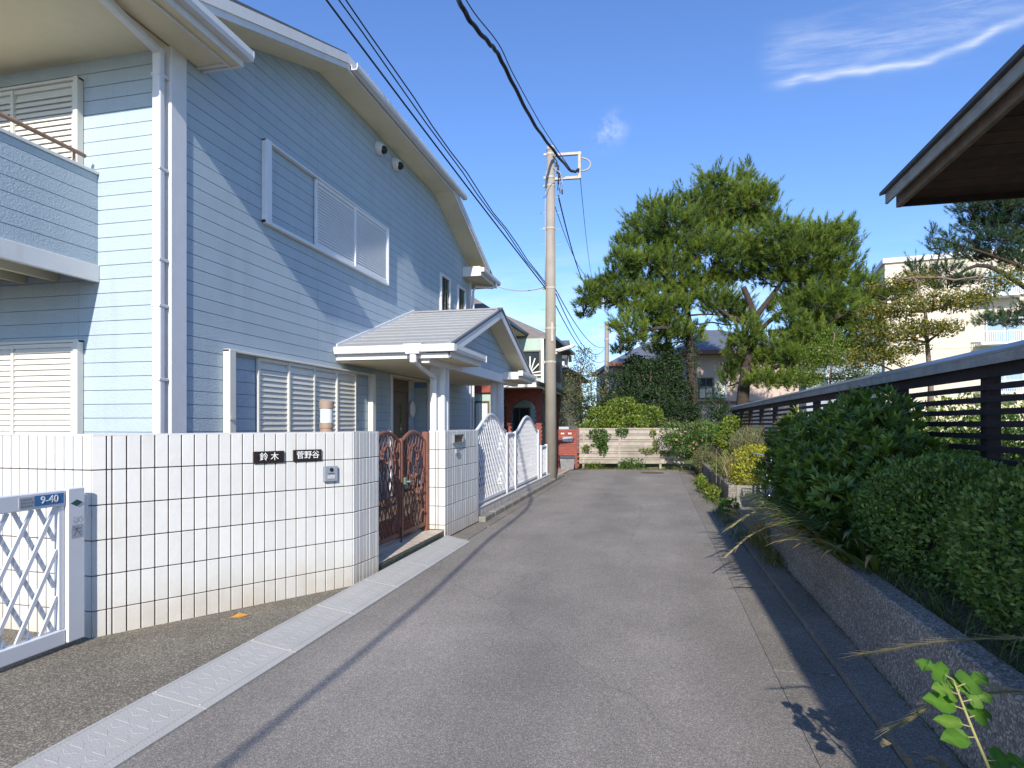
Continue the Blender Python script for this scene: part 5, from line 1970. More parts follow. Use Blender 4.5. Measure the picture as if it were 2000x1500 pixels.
obj('roof', hip_on(1190, 1420, 36.2, 44.5, 5.15, 1.75, 3.2), BLUER, ph)
obj('roof', hip_on(1330, 1580, 33.9, 44.6, 5.6, 1.9, 3.0), BLUER, ph)
g = MB()
for px0, px1, d_, z_ in ((1190, 1345, 36.15, 5.02), (1330, 1580, 33.85, 5.47)):
    fwdbox(g, px0, px1, d_ - .06, d_, z_ - .12, z_ + .1)
obj('fascia', g, BROWNG, ph)


def pwin(px0, px1, d_, z0, z1, shutterm=None):
    g = MB()
    e = 5
    fwdbox(g, px0, px1, d_ - .06, d_, z1 - .07, z1)
    fwdbox(g, px0, px1, d_ - .06, d_, z0, z0 + .07)
    fwdbox(g, px0, px0 + 2.5, d_ - .06, d_, z0 + .07, z1 - .07)
    fwdbox(g, px1 - 2.5, px1, d_ - .06, d_, z0 + .07, z1 - .07)
    fwdbox(g, (px0 + px1) / 2 - 1, (px0 + px1) / 2 + 1, d_ - .05, d_, z0 + .07, z1 - .07)
    w = obj('window', g, BROWNF if shutterm is None else WHITE, ph)
    obj('pane', fwdbox(MB(), px0 + 2.5, px1 - 2.5, d_ - .03, d_ - .01, z0 + .07, z1 - .07), shutterm or GLASS, w)


pwin(1268, 1330, 36.8, 3.0, 4.2)
pwin(1364, 1394, 34.5, 2.9, 4.1)
pwin(1396, 1420, 34.5, 2.95, 4.05, SHUT)
pwin(1240, 1300, 36.8, .6, 2.2)
obj('belt_course', fwdbox(MB(), 1343, 1560, 34.42, 34.498, 2.62, 2.78), BROWNG, ph)

# apartment block at the right
ap_ = thing('apartment_block', 'cream rendered apartment block with balconies beyond the slatted fence', 'building', at(1870, 0, 46))
AD = 42.0


def abox(g, px0, px1, py0, py1, d0, d1):
    z0, z1 = 1.5 + (828 - py1) / 1200 * AD, 1.5 + (828 - py0) / 1200 * AD

    def dd(px):
        return 1.0 / (1 + 0.0696 * (px - 1727) / 263)
    a, b = at(px0, 828, d0 * dd(px0)), at(px1, 828, d0 * dd(px1))
    e = (b - a).normalized()
    n_ = Vector((-e.y, e.x, 0)) * (d1 - d0)
    c = (a + b) / 2 + n_ / 2
    return g.obox((c.x, c.y, (z0 + z1) / 2), (b - a) / 2, n_ / 2, (0, 0, (z1 - z0) / 2))


obj('walls', abox(MB(), 1728, 2300, 512, 900, AD, AD + 4), CREAM, ap_)
obj('parapet', abox(MB(), 1724, 2304, 506, 515, AD - .15, AD + 4.2), WHITE, ap_)
for yy in (592, 682, 775):
    obj('floor_band', abox(MB(), 1728, 2300, yy, yy + 3, AD - .03, AD - .002), SOFFIT, ap_)
for px0 in (1925, 2060, 2190):
    for py0 in (545, 632, 722):
        g = MB()
        abox(g, px0, px0 + 75, py0, py0 + 3, AD - .08, AD)
        abox(g, px0, px0 + 3, py0 + 3, py0 + 48, AD - .08, AD)
        abox(g, px0 + 72, px0 + 75, py0 + 3, py0 + 48, AD - .08, AD)
        abox(g, px0 + 36, px0 + 39, py0 + 3, py0 + 48, AD - .07, AD)
        w = obj('window', g, ALU, ap_)
        obj('pane', abox(MB(), px0 + 3, px0 + 72, py0 + 3, py0 + 48, AD - .05, AD - .01), mat('sky_glass', (0.25, 0.36, 0.45), rough=0.08, spec=0.8), w)
        g = MB()
        abox(g, px0 - 8, px0 + 82, py0 + 27, py0 + 29, AD - .9, AD - .85)
        abox(g, px0 - 8, px0 + 82, py0 + 47, py0 + 52, AD - .95, AD)
        k = px0 - 8
        while k < px0 + 82:
            abox(g, k, k + 1.2, py0 + 29, py0 + 47, AD - .88, AD - .85)
            k += 4.2
        obj('balcony_rail', g, ALU, ap_)
for py0 in (632, 722):
    g = abox(MB(), 1796, 1818, py0, py0 + 26, AD - .06, AD)
    w = obj('window', g, ALU, ap_)
    obj('pane', abox(MB(), 1798, 1816, py0 + 2, py0 + 24, AD - .075, AD - .061), GLASS, w)
pb = thing('pale_house', 'pale blue-grey building glimpsed through the trees left of the cream block', 'house', at(1640, 0, 40))
obj('walls', fwdbox(MB(), 1575, 1722, 39, 47, 0, 6.6), PALEB, pb)
obj('roof', hip_on(1565, 1732, 38.6, 47.4, 6.65, 1.2, 3), ROOFD, pb)
for px0 in (1600, 1650, 1695):
    g = fwdbox(MB(), px0, px0 + 20, 38.94, 38.99, 3.0, 4.6)
    w = obj('window', g, WHITE, pb)
    obj('pane', fwdbox(MB(), px0 + 2, px0 + 18, 38.92, 38.935, 3.1, 4.5), GLASS, w)

#==PLANTS==
# ================================================================== plants
PINE_L = leaf_mat('pine_needles', [(0.0, (0.05, 0.092, 0.024)), (0.5, (0.145, 0.215, 0.034)), (1.0, (0.29, 0.345, 0.055))], rough=0.55, trans=0.38)
PINE_D = leaf_mat('dark_pine_needles', [(0.0, (0.025, 0.055, 0.03)), (0.6, (0.05, 0.10, 0.045)), (1.0, (0.10, 0.15, 0.05))], rough=0.55, trans=0.2)
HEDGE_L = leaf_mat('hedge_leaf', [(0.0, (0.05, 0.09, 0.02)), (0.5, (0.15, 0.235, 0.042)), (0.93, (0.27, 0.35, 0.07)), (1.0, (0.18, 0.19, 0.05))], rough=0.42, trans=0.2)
TOB_L = leaf_mat('tobira_leaf', [(0.0, (0.05, 0.095, 0.018)), (0.5, (0.14, 0.23, 0.034)), (0.9, (0.26, 0.35, 0.055)), (1.0, (0.22, 0.25, 0.04))], rough=0.35, trans=0.25, spec=0.45)
YEL_L = leaf_mat('yellow_leaf', [(0.0, (0.13, 0.16, 0.02)), (0.5, (0.30, 0.31, 0.03)), (1.0, (0.48, 0.43, 0.04))], rough=0.45, trans=0.3)
YG_L = leaf_mat('yellow_green_leaf', [(0.0, (0.05, 0.10, 0.018)), (0.5, (0.13, 0.19, 0.025)), (1.0, (0.28, 0.31, 0.045))], rough=0.42, trans=0.3)
MID_L = leaf_mat('mid_green_leaf', [(0.0, (0.035, 0.075, 0.018)), (0.5, (0.07, 0.14, 0.03)), (1.0, (0.16, 0.24, 0.045))], rough=0.42, trans=0.3)
DARK_L = leaf_mat('dark_green_leaf', [(0.0, (0.012, 0.028, 0.012)), (0.5, (0.025, 0.05, 0.018)), (1.0, (0.055, 0.09, 0.028))], rough=0.55, trans=0.15, spec=0.2)
OLIVE_L = leaf_mat('olive_leaf', [(0.0, (0.075, 0.085, 0.035)), (0.5, (0.16, 0.165, 0.07)), (1.0, (0.28, 0.27, 0.14))], rough=0.6, trans=0.2)
ORG_L = leaf_mat('autumn_leaf', [(0.0, (0.06, 0.08, 0.02)), (0.45, (0.13, 0.15, 0.03)), (0.72, (0.30, 0.24, 0.03)), (0.86, (0.55, 0.26, 0.03)), (1.0, (0.50, 0.16, 0.03))], rough=0.5, trans=0.3)
STRAP_L = leaf_mat('strap_leaf', [(0.0, (0.05, 0.09, 0.018)), (0.6, (0.10, 0.155, 0.03)), (0.85, (0.20, 0.21, 0.045)), (1.0, (0.40, 0.27, 0.08))], rough=0.4, trans=0.25)
STRAW_L = leaf_mat('straw_blade', [(0.0, (0.22, 0.20, 0.08)), (0.5, (0.40, 0.35, 0.17)), (1.0, (0.52, 0.43, 0.23))], rough=0.6, trans=0.25)
GRASS_L = leaf_mat('grass_blade', [(0.0, (0.05, 0.085, 0.02)), (0.6, (0.13, 0.17, 0.035)), (1.0, (0.34, 0.30, 0.10))], rough=0.5, trans=0.25)
LIME_L = leaf_mat('sapling_leaf', [(0.0, (0.05, 0.13, 0.02)), (0.6, (0.10, 0.22, 0.03)), (1.0, (0.20, 0.29, 0.06))], rough=0.4, trans=0.35)
DRY_L = leaf_mat('dry_leaf', [(0.0, (0.22, 0.15, 0.06)), (1.0, (0.46, 0.36, 0.18))], rough=0.7, trans=0.15)


def bush(name, label, cat, clumps, n, length, width, m, loc, up=0.35, rnd=0.7, inner=0.55, flat=None, stem_from=None, tint_lo=0.0, tint_hi=1.0, rough=.12, group=None, fold=.2, droop=0.0, nstem=5):
    t = thing(name, label, cat, loc, group)
    pos, nr, dep = shell_points(clumps, n, inner, flat, rough)
    k = len(pos)
    ax = unit(nr * .8 + NP.normal(size=(k, 3)) * rnd + np.array([0, 0, up]))
    nn = unit(nr + np.array([0, 0, .5]) + NP.normal(size=(k, 3)) * .6)
    sz = NP.uniform(.7, 1.2, k)
    tint = np.clip(NP.beta(2, 2.3, k) * (tint_hi - tint_lo) + tint_lo, 0, 1)
    leaves('foliage', pos, ax, nn, length * sz, width * sz, m, t, tint, fold=fold, droop=droop)
    sp_ = []
    L0 = Vector(stem_from or loc)
    for c in clumps[:nstem]:
        b = L0 + Vector((RND.uniform(-.08, .08), RND.uniform(-.08, .08), 0))
        sp_.append((wiggle(b, Vector(c[:3]) + Vector((0, 0, c[5] * .3)), 4, .06), .022 if c[5] < 1 else .05, .006))
    stems('stem', sp_, TWIG, t)
    return t


# clipped hedge, nearest at the right
hd_cl = [(2.02, 3.3, .80, .48, 1.35, .53), (2.0, 4.9, .76, .46, 1.25, .52), (2.15, 1.8, .78, .5, 1.1, .52), (1.95, 5.5, .66, .36, .75, .42)]
h_ = thing('clipped_hedge', 'large rounded clipped hedge of small dark green leaves on the retaining wall', 'hedge', (2.0, 4.0, .43))
pos, nr, dep = shell_points(hd_cl, 60000, .80, .44, .035)
keep = (pos[:, 0] < 2.46)
pos, nr = pos[keep], nr[keep]
k = len(pos)
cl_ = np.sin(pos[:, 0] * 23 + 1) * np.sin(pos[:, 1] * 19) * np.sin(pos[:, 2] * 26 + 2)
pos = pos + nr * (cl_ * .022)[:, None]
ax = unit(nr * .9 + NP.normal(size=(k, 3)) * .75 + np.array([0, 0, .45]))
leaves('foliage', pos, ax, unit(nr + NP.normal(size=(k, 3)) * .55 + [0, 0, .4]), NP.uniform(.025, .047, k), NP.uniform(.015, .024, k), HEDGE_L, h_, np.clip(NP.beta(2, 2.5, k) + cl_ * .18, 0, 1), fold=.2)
sp_ = []
for c in hd_cl:
    for q in range(5):
        b = Vector((c[0] + RND.uniform(-.25, .2), c[1] + RND.uniform(-.6, .6), .42))
        sp_.append((wiggle(b, b + Vector((RND.uniform(-.25, .25), RND.uniform(-.3, .3), .55)), 4, .08), .014, .004))
stems('stem', sp_, TWIG, h_)


# rosette bush (leaves in whorls at the shoot ends)
def rosette_bush(name, label, clumps, n, L_, W_, m, loc, per=8, tint_fn=None, inner=.7):
    t = thing(name, label, 'bush', loc)
    pos, nr, dep = shell_points(clumps, n, inner, loc[2] + .1, .24)
    keep = pos[:, 0] < 2.47
    pos, nr = pos[keep], nr[keep]
    k = len(pos)
    core = unit(nr * .8 + np.array([0, 0, .75]) + NP.normal(size=(k, 3)) * .3)
    rnd = unit(np.cross(core, NP.normal(size=(k, 3))))
    oth = np.cross(core, rnd)
    A_, N_, P_, T_, S_ = [], [], [], [], []
    tb = np.clip(NP.beta(2, 2.4, k), 0, 1)
    if tint_fn is not None:
        tb = np.clip(tb + tint_fn(pos) + .25 * np.sin(pos[:, 1] * 7 + 1) * np.sin(pos[:, 2] * 9 + pos[:, 0] * 6), 0, 1)
    for j in range(per):
        a = 2 * math.pi * j / per + NP.uniform(-.25, .25, k)
        spread = NP.uniform(.75, 1.5, k) if j % 2 else NP.uniform(.35, .8, k)
        ax = unit(core + (rnd * np.cos(a)[:, None] + oth * np.sin(a)[:, None]) * spread[:, None])
        A_.append(ax)
        N_.append(core + NP.normal(size=(k, 3)) * .12)
        P_.append(pos + NP.normal(size=(k, 3)) * .006)
        T_.append(np.clip(tb + NP.normal(size=k) * .12, 0, 1))
        S_.append(NP.uniform(.7, 1.15, k))
    A_, N_, P_, T_, S_ = map(np.concatenate, (A_, N_, P_, T_, S_))
    leaves('foliage', P_, A_, N_, L_ * S_, W_ * S_, m, t, T_, fold=.12, droop=.15)
    sp_ = []
    for c in clumps:
        b = Vector((loc[0] + RND.uniform(-.2, .2), c[1] * .5 + loc[1] * .5 + RND.uniform(-.2, .2), loc[2]))
        for q in range(3):
            sp_.append((wiggle(b, Vector((c[0] + RND.uniform(-.6, .6) * c[3], c[1] + RND.uniform(-.6, .6) * c[4], c[2] + c[5] * RND.uniform(.2, .7))), 5, .06), .025, .006))
    stems('stem', sp_, TWIG, t)
    return t


rosette_bush('rosette_bush', 'tall dark evergreen bush with leaf rosettes between hedge and slatted fence',
             [(2.02, 6.6, 1.14, .40, .8, .52), (2.0, 7.5, 1.24, .42, .7, .54), (2.05, 5.8, .95, .34, .55, .42), (1.72, 7.2, .90, .35, .7, .42), (1.92, 8.3, 1.14, .42, .55, .52), (1.62, 8.0, .80, .32, .5, .42), (1.62, 6.4, .80, .28, .6, .34), (2.1, 6.9, 1.52, .26, .45, .22)],
             3300, .112, .035, TOB_L, (1.95, 7.0, .43), tint_fn=lambda p: np.where(p[:, 1] > 8.5, .22, 0))  # far end tinted lighter: sunlight on its leaves painted into the colour
# strap-leaved plants at the wall edge
st_t = thing('strap_leaf_plant', 'clump of long arching strap leaves spilling over the retaining wall', 'plant', (1.55, 6.3, .43))
P_, A_, N_, L_, W_, T_ = [], [], [], [], [], []
mbv, mbf, mbt = [], [], []


def blades(bases, n_seg, length, width, lean, gravity, tint, az=None, out=None):
    """arching ribbons, returned as arrays appended to the given lists"""
    v, f, t = out
    for i, b in enumerate(bases):
        a = RND.uniform(0, 6.28) if az is None else RND.gauss(az[0], az[1])
        l_, w_ = length * RND.uniform(.6, 1.15), width * RND.uniform(.7, 1.2)
        p = Vector(b)
        d = Vector((math.cos(a) * lean, math.sin(a) * lean, 1)).normalized()
        tt = min(1, max(0, RND.gauss(*tint)))
        o = len(v)
        for s in range(n_seg + 1):
            f_ = s / n_seg
            side = Vector((-math.sin(a), math.cos(a), 0))
            ww = w_ * (1 - f_ ** 2.2) * (.6 + .4 * min(1, f_ * 4)) * .5 + .0004
            v.append(p + side * ww)
            v.append(p - side * ww)
            t += [min(1, tt + (f_ ** 4) * .3)] * 2
            p = p + d * (l_ / n_seg)
            d = (d + Vector((math.cos(a) * .15, math.sin(a) * .15, -gravity * (f_ + .15)))).normalized()
        for s in range(n_seg):
            f.append((o + 2 * s, o + 2 * s + 1, o + 2 * s + 3, o + 2 * s + 2))


def blade_obj(name, out, m, parent):
    v, f, t = out
    o = obj(name, np_mesh(name, np.array([tuple(p) for p in v]), np.array(f), m, np.array(t)), None, parent)
    o['kind'] = 'stuff'
    return o


out = ([], [], [])
blades([(RND.uniform(1.36, 1.55), RND.uniform(5.0, 7.5), .45) for _ in range(260)], 8, .78, .04, .7, .27, (.55, .25), az=(3.6, .9), out=out)
blades([(RND.uniform(1.36, 1.5), RND.uniform(4.5, 5.8), .45) for _ in range(40)], 8, .62, .05, .9, .32, (.7, .25), az=(3.5, .7), out=out)
blade_obj('leaf_blades', out, STRAP_L, st_t)

# grass along the wall top and under the hedge
gt_ = thing('verge_grass', 'thin rough grass along the top of the retaining wall', 'grass', (1.5, 4, .43), kind='stuff')
out = ([], [], [])
blades([(RND.uniform(1.42, 1.66), RND.uniform(1.2, 7.4), .43) for _ in range(1500)], 4, .17, .005, .7, .4, (.4, .3), out=out)
blade_obj('grass_blades', out, GRASS_L, gt_)
gt_ = thing('weed_strip', 'low weeds and dry grass along the kerb on the right', 'weeds', (1.15, 8, 0), kind='stuff')
out = ([], [], [])
blades([(1.22 + RND.gauss(0, .06), RND.uniform(6.6, 8.4), .03) for _ in range(420)], 5, .30, .006, .6, .45, (.55, .3), out=out)
blades([(1.1 + RND.gauss(0, .10), RND.choice((8.5, 9.6, 10.6, 12.4, 13.8, 15.2, 16.6)) + RND.gauss(0, .3), .01) for _ in range(900)], 4, .17, .009, .7, .45, (.35, .3), out=out)
blades([(1.26 + RND.gauss(0, .01), RND.uniform(2.0, 6.6), .055) for _ in range(120)], 4, .06, .005, .9, .6, (.3, .2), out=out)
blades([(RND.uniform(-2.4, .9), 20.55 + RND.uniform(-.35, .25), 0) for _ in range(520)], 4, .13, .009, .8, .45, (.55, .25), out=out)
blade_obj('weed_blades', out, GRASS_L, gt_)
# tall dry grass in the far bed and beside the near wall end
for lab, cx, cy, zz, n_, ln, sx, sy, az in (('tall straw coloured grass clump in the bed beside the yellow bush', 1.55, 12.9, .3, 260, .95, .16, .45, None),
                                           ('dry brown grass tuft drooping over the kerb by the wall end', 1.28, 7.75, .02, 170, .70, .10, .22, (3.1, 1.1))):
    t = thing('dry_grass', lab, 'grass', (cx, cy, zz))
    out = ([], [], [])
    blades([(cx + RND.gauss(0, sx * .6), cy + RND.gauss(0, sy * .6), zz) for _ in range(n_)], 7, ln, .007, .25, .16 if az is None else .30, (.45, .3), az=az, out=out)
    blade_obj('blades', out, STRAW_L, t)
# plumes leaning out over the road from the hedge
for i, (lab, pts) in enumerate((('upper of the two long grass plumes arching out from the hedge', [(1.75, 1.75, .62), (1.50, 2.05, .84), (1.22, 2.33, .80), (1.0, 2.52, .71), (.80, 2.66, .60)]),
                                ('lower of the two long grass plumes arching out from the hedge', [(1.7, 1.85, .55), (1.42, 2.1, .68), (1.2, 2.28, .645), (1.0, 2.42, .55), (.86, 2.48, .42)]),
                                ('pale grass plume drooping over the kerb nearest the hedge corner', [(1.32, 6.9, .42), (1.15, 6.75, .62), (.95, 6.6, .60), (.72, 6.45, .47)]),
                                ('lowest pale grass plume drooping over the kerb by the wall end', [(1.30, 6.6, .40), (1.1, 6.35, .50), (.88, 6.2, .44), (.68, 6.05, .30)]),
                                ('highest pale grass plume beside the dry tuft at the wall end', [(1.3, 7.3, .42), (1.1, 7.35, .78), (.95, 7.4, .84), (.82, 7.45, .80)]))):
    t = thing('grass_plume', lab, 'grass', pts[0], group='grass plumes leaning over the road')
    path = smooth_path(pts, 7)
    obj('stalk', MB().tube(path, [.0045 - .003 * q / (len(path) - 1) for q in range(len(path))], n=5), STRAW_L, t)
    out = ([], [], [])
    k0_ = int(len(path) * .35)
    vv, ff, tt_ = out
    for q in range(k0_, len(path)):
        for s in range(8):
            p = Vector(path[q])
            d = (Vector(path[min(q + 1, len(path) - 1)]) - Vector(path[max(q - 1, 0)])).normalized()
            dd = (d + Vector((RND.gauss(0, .10), RND.gauss(0, .10), RND.gauss(0, .10)))).normalized()
            sd = dd.cross(Vector((0, 0, 1))).normalized() * .0034
            o_ = len(vv)
            l_ = RND.uniform(.05, .12)
            vv += [p + sd, p - sd, p + dd * l_ - sd * .3, p + dd * l_ + sd * .3]
            tt_ += [RND.uniform(.2, 1)] * 4
            ff.append((o_, o_ + 1, o_ + 2, o_ + 3))
    blade_obj('plume', out, STRAW_L, t)

# sapling at the lower right
sg = thing('sapling', 'bright green lobed-leaf sapling growing at the foot of the retaining wall', 'plant', (.98, 2.0, 0))
spt = smooth_path([(1.02, 1.92, .0), (.99, 2.0, .22), (.985, 2.08, .40), (.955, 2.18, .56), (.93, 2.24, .68)], 6)
obj('stem', MB().tube(spt, [.008 - .005 * q / (len(spt) - 1) for q in range(len(spt))], n=7), mat('sapling_stem', (0.28, 0.26, 0.10), rough=0.6), sg, smooth=True)


def lobed_leaf(c, ax, nrm, L_, lobed=True):
    ax = Vector(ax).normalized()
    nrm = Vector(nrm)
    nrm = (nrm - ax * nrm.dot(ax)).normalized()
    sd = ax.cross(nrm)
    if lobed:
        ol = [(0, 0), (.08, .18), (-.04, .36), (.10, .44), (.30, .50), (.40, .36), (.42, .20), (.50, .17), (.60, .30), (.68, .32), (.82, .22), (.92, .10), (1.0, 0)]
    else:
        ol = [(0, 0), (.12, .22), (.32, .34), (.55, .33), (.78, .22), (.92, .09), (1.0, 0)]
    v, f = [], []
    mid = [c + ax * (u * L_) - nrm * (.18 * u * u * L_) for u, _ in ol]
    for s in (1, -1):
        o_ = len(v)
        k_ = len(ol)
        for (u, w), mm in zip(ol, mid):
            v.append(mm)
            v.append(mm + sd * (s * w * L_) + nrm * (w * .22 * L_) - nrm * (.10 * L_ * (w > .3)))
        for q in range(k_ - 1):
            a_ = (o_ + 2 * q, o_ + 2 * q + 1, o_ + 2 * q + 3, o_ + 2 * q + 2)
            f.append(a_ if s > 0 else a_[::-1])
    me = bpy.data.meshes.new('leaf')
    me.from_pydata([tuple(x) for x in v], [], f)
    at_ = me.attributes.new('tint', 'FLOAT', 'POINT')
    tb_ = RND.uniform(.05, .6)
    at_.data.foreach_set('value', [min(1, tb_ + (.35 if i_ % 2 == 0 else 0)) for i_ in range(len(v))])
    me.materials.append(LIME_L)
    return me


for q, (ti, ang, L_, lob) in enumerate(((1.0, 2.2, .115, True), (.97, .1, .115, True), (.95, 3.6, .10, True), (.86, 3.1, .13, False), (.80, .5, .10, True), (.72, 3.5, .12, False), (.66, -.3, .11, True), (.55, 2.8, .12, False), (.50, .2, .11, False), (.38, 3.4, .13, False), (.30, .6, .12, False), (.20, 2.7, .12, False), (.13, -.4, .14, False), (.92, 1.2, .09, True), (.88, -.6, .085, True), (.76, 2.4, .10, False), (.62, 1.1, .10, False), (.58, 4.2, .10, False), (.44, 1.4, .10, False), (.34, 2.2, .11, False), (.24, -.9, .12, False))):
    p = spt[min(len(spt) - 1, int(ti * (len(spt) - 1)))]
    d = RGT * math.cos(ang) + FWD * math.sin(ang) * .5 + Vector((0, 0, .35 if ti > .8 else .1))
    obj('leaf', lobed_leaf(p + d * .025, d, Vector((0, 0, 1)) - FWD * .75, L_ * .78, lob), None, sg)
    obj('petiole', MB().tube([p, p + d * .03], .002, n=5), MATS['sapling_stem'], sg)
dl = thing('leaf_litter', 'dry curled leaves and debris around the foot of the sapling', 'leaf litter', (1.0, 2.3, .01), kind='stuff')
k = 220
pos = np.stack([NP.normal(1.05, .13, k), NP.uniform(1.6, 2.75, k), NP.uniform(.06, .30, k) * np.clip((2.85 - NP.uniform(1.6, 2.75, k)) / 1.2, .1, 1)], 1)
leaves('dry_leaves', pos, NP.normal(size=(k, 3)) * [1, 1, .4], NP.normal(size=(k, 3)) * .5 + [0, 0, 1], NP.uniform(.05, .11, k), NP.uniform(.025, .05, k), DRY_L, dl, NP.rand(k), fold=.4, droop=.2)
k = 420
xs_ = np.concatenate([NP.normal(1.10, .14, 230), NP.normal(-2.33, .10, 70), NP.uniform(-2.5, 1.0, 120)])
ys_ = np.concatenate([NP.uniform(3, 19, 230), NP.uniform(7.8, 19, 70), NP.uniform(19.8, 20.7, 120)])
zs_ = np.where(xs_ > 1.066, .062, .012)
zs_ = np.where(xs_ > 1.26, .06, zs_)
pos = np.stack([np.minimum(xs_, 1.262), ys_, zs_], 1)
leaves('scattered_leaves', pos, NP.normal(size=(k, 3)) * [1, 1, .1], np.array([[0, 0, 1.]]) + NP.normal(size=(k, 3)) * .25, NP.uniform(.02, .05, k), NP.uniform(.01, .02, k), DRY_L, dl, NP.rand(k), fold=.3)

# far bed on the right, beyond the side yard
bush('box_bush', 'rounded yellow-leaved bush catching the sun beside the bicycle', 'bush', [(1.95, 12.6, .62, .55, .70, .42), (2.2, 13.3, .7, .4, .6, .4), (1.75, 12.2, .52, .35, .35, .28)], 7000, .05, .03, YEL_L, (1.9, 12.6, .30), flat=.33, inner=.7, tint_lo=.1)
bush('box_bush', 'lower yellow-green bush behind the straw coloured grass', 'bush', [(1.75, 14.3, .55, .4, .6, .38), (1.6, 15.0, .45, .3, .5, .28)], 3200, .05, .03, YG_L, (1.7, 14.4, .30), flat=.33, inner=.7)
bush('silver_shrub', 'pale feathery grey-green shrub behind the yellow bush', 'shrub', [(2.05, 14.2, 1.05, .45, .7, .38), (1.9, 13.6, 1.0, .3, .4, .3)], 5200, .075, .012, OLIVE_L, (2.0, 14.1, .30), inner=.35, up=.9, rnd=.4)
bush('olive_shrub', 'dull olive shrub tumbling over the far wall end', 'shrub', [(1.45, 19.0, .50, .40, .55, .38), (1.35, 18.2, .45, .3, .5, .28)], 3000, .05, .022, OLIVE_L, (1.45, 19.0, .30), inner=.5, tint_hi=.7)
rose = bush('rose_bush', 'fresh green rose bush with a few pink blooms leaning on the wooden fence', 'bush', [(1.25, 20.2, 1.0, .75, .5, .55), (.55, 20.55, 1.15, .40, .35, .38), (1.8, 19.6, .95, .5, .6, .5), (1.7, 20.6, 1.2, .5, .4, .35), (.9, 20.4, .75, .4, .3, .4)], 5200, .085, .045, MID_L, (1.5, 20.2, .30), inner=.45, tint_lo=.15)
PINKF = leaf_mat('pink_petal', [(0, (0.62, 0.25, 0.25)), (1, (0.72, 0.42, 0.38))], trans=0.2)
for q in range(14):
    c = np.array([[1.25 + RND.uniform(-.6, .7), 19.75 + RND.uniform(-.2, .3), 1.0 + RND.uniform(-.3, .4)]])
    ph_ = NP.normal(size=(12, 3)) + [0, -.8, .4]
    leaves('bloom', np.repeat(c, 12, 0) + NP.normal(size=(12, 3)) * .006, ph_, NP.normal(size=(12, 3)), NP.uniform(.03, .045, 12), np.full(12, .03), PINKF, rose, NP.rand(12), kind='thing')
bush('bramble', 'yellow-green climbing weed at the end of the slatted fence', 'plant', [(2.05, 18.6, 1.05, .4, .5, .35), (2.15, 19.2, 1.45, .25, .3, .3), (2.2, 18.3, 1.3, .2, .3, .3)], 1800, .09, .05, YG_L, (2.1, 18.7, .30), inner=.4, tint_lo=.2)
for q, (cx, cy, lab) in enumerate(((1.12, 12.7, 'nearest of the low yellow weeds growing from the kerb joint'), (1.05, 14.0, 'middle one of the low yellow weeds growing from the kerb joint'), (1.1, 15.6, 'farthest of the low yellow weeds growing from the kerb joint'), (1.18, 10.6, 'leafy green weed at the kerb in front of the bicycle'))):
    bush('weed', lab, 'weed', [(cx, cy, .13, .14, .30, .14), (cx - .03, cy + .3, .09, .1, .2, .1)], 420, .06, .032, YG_L if q < 3 else MID_L, (cx, cy, .01), inner=.3, tint_lo=.2, flat=.01, nstem=1, group='weeds along the kerb' if q < 3 else None)
# plants under and on the wooden fence
bush('ground_shrub', 'small leafy green shrub growing out under the wooden fence', 'shrub', [(-.75, 20.75, .16, .42, .18, .18), (-.95, 20.7, .12, .25, .15, .13)], 700, .07, .04, MID_L, (-.75, 20.75, 0), inner=.3, flat=.01, nstem=2)
bush('ground_shrub', 'thin pale weeds growing out under the left of the wooden fence', 'weed', [(-2.0, 20.62, .10, .4, .15, .12)], 260, .06, .02, YG_L, (-2.0, 20.62, 0), inner=.3, flat=.01, nstem=1, up=.8)
o_ = at(1170, 800, 21.6)
cl = [tuple(at(px, py, d_)) + (rx, .8, rz_) for px, py, d_, rx, rz_ in ((1175, 818, 22.0, .55, .38), (1215, 805, 22.3, .7, .5), (1262, 815, 22.3, .6, .42), (1185, 838, 21.6, .5, .3), (1235, 830, 21.7, .5, .3), (1150, 838, 21.7, .25, .25))]
bush('viburnum_bush', 'glossy yellow-green bush spilling over the top of the wooden fence', 'bush', cl, 7000, .10, .055, YG_L, (o_.x, o_.y + .6, 0), inner=.6, tint_lo=.05)
cl = [tuple(at(px, py, 20.62)) + (rx, .10, rz_) for px, py, rx, rz_ in ((1168, 848, .36, .16), (1172, 862, .25, .2), (1178, 875, .14, .2), (1215, 843, .2, .1))]
bush('hanging_creeper', 'glossy creeper hanging down over the front of the wooden fence', 'creeper', cl, 900, .09, .05, MID_L, tuple(at(1170, 838, 21.3)), inner=.3, nstem=3)
for (lab, lst) in (('ivy sprig sticking through a gap low on the left of the wooden fence', [(1145, 876, .14, .1)]), ('thin creeper climbing the right end of the wooden fence', [(1275, 845, .08, .12), (1280, 870, .07, .2), (1265, 880, .28, .07), (1300, 885, .3, .06), (1310, 855, .16, .2)])):
    cl = [tuple(at(px, py, 20.6)) + (rx, .07, rz_) for px, py, rx, rz_ in lst]
    bush('creeper', lab, 'creeper', cl, 110 * len(cl), .075, .04, YG_L, cl[0][:3], inner=.2, nstem=2, tint_lo=.1)


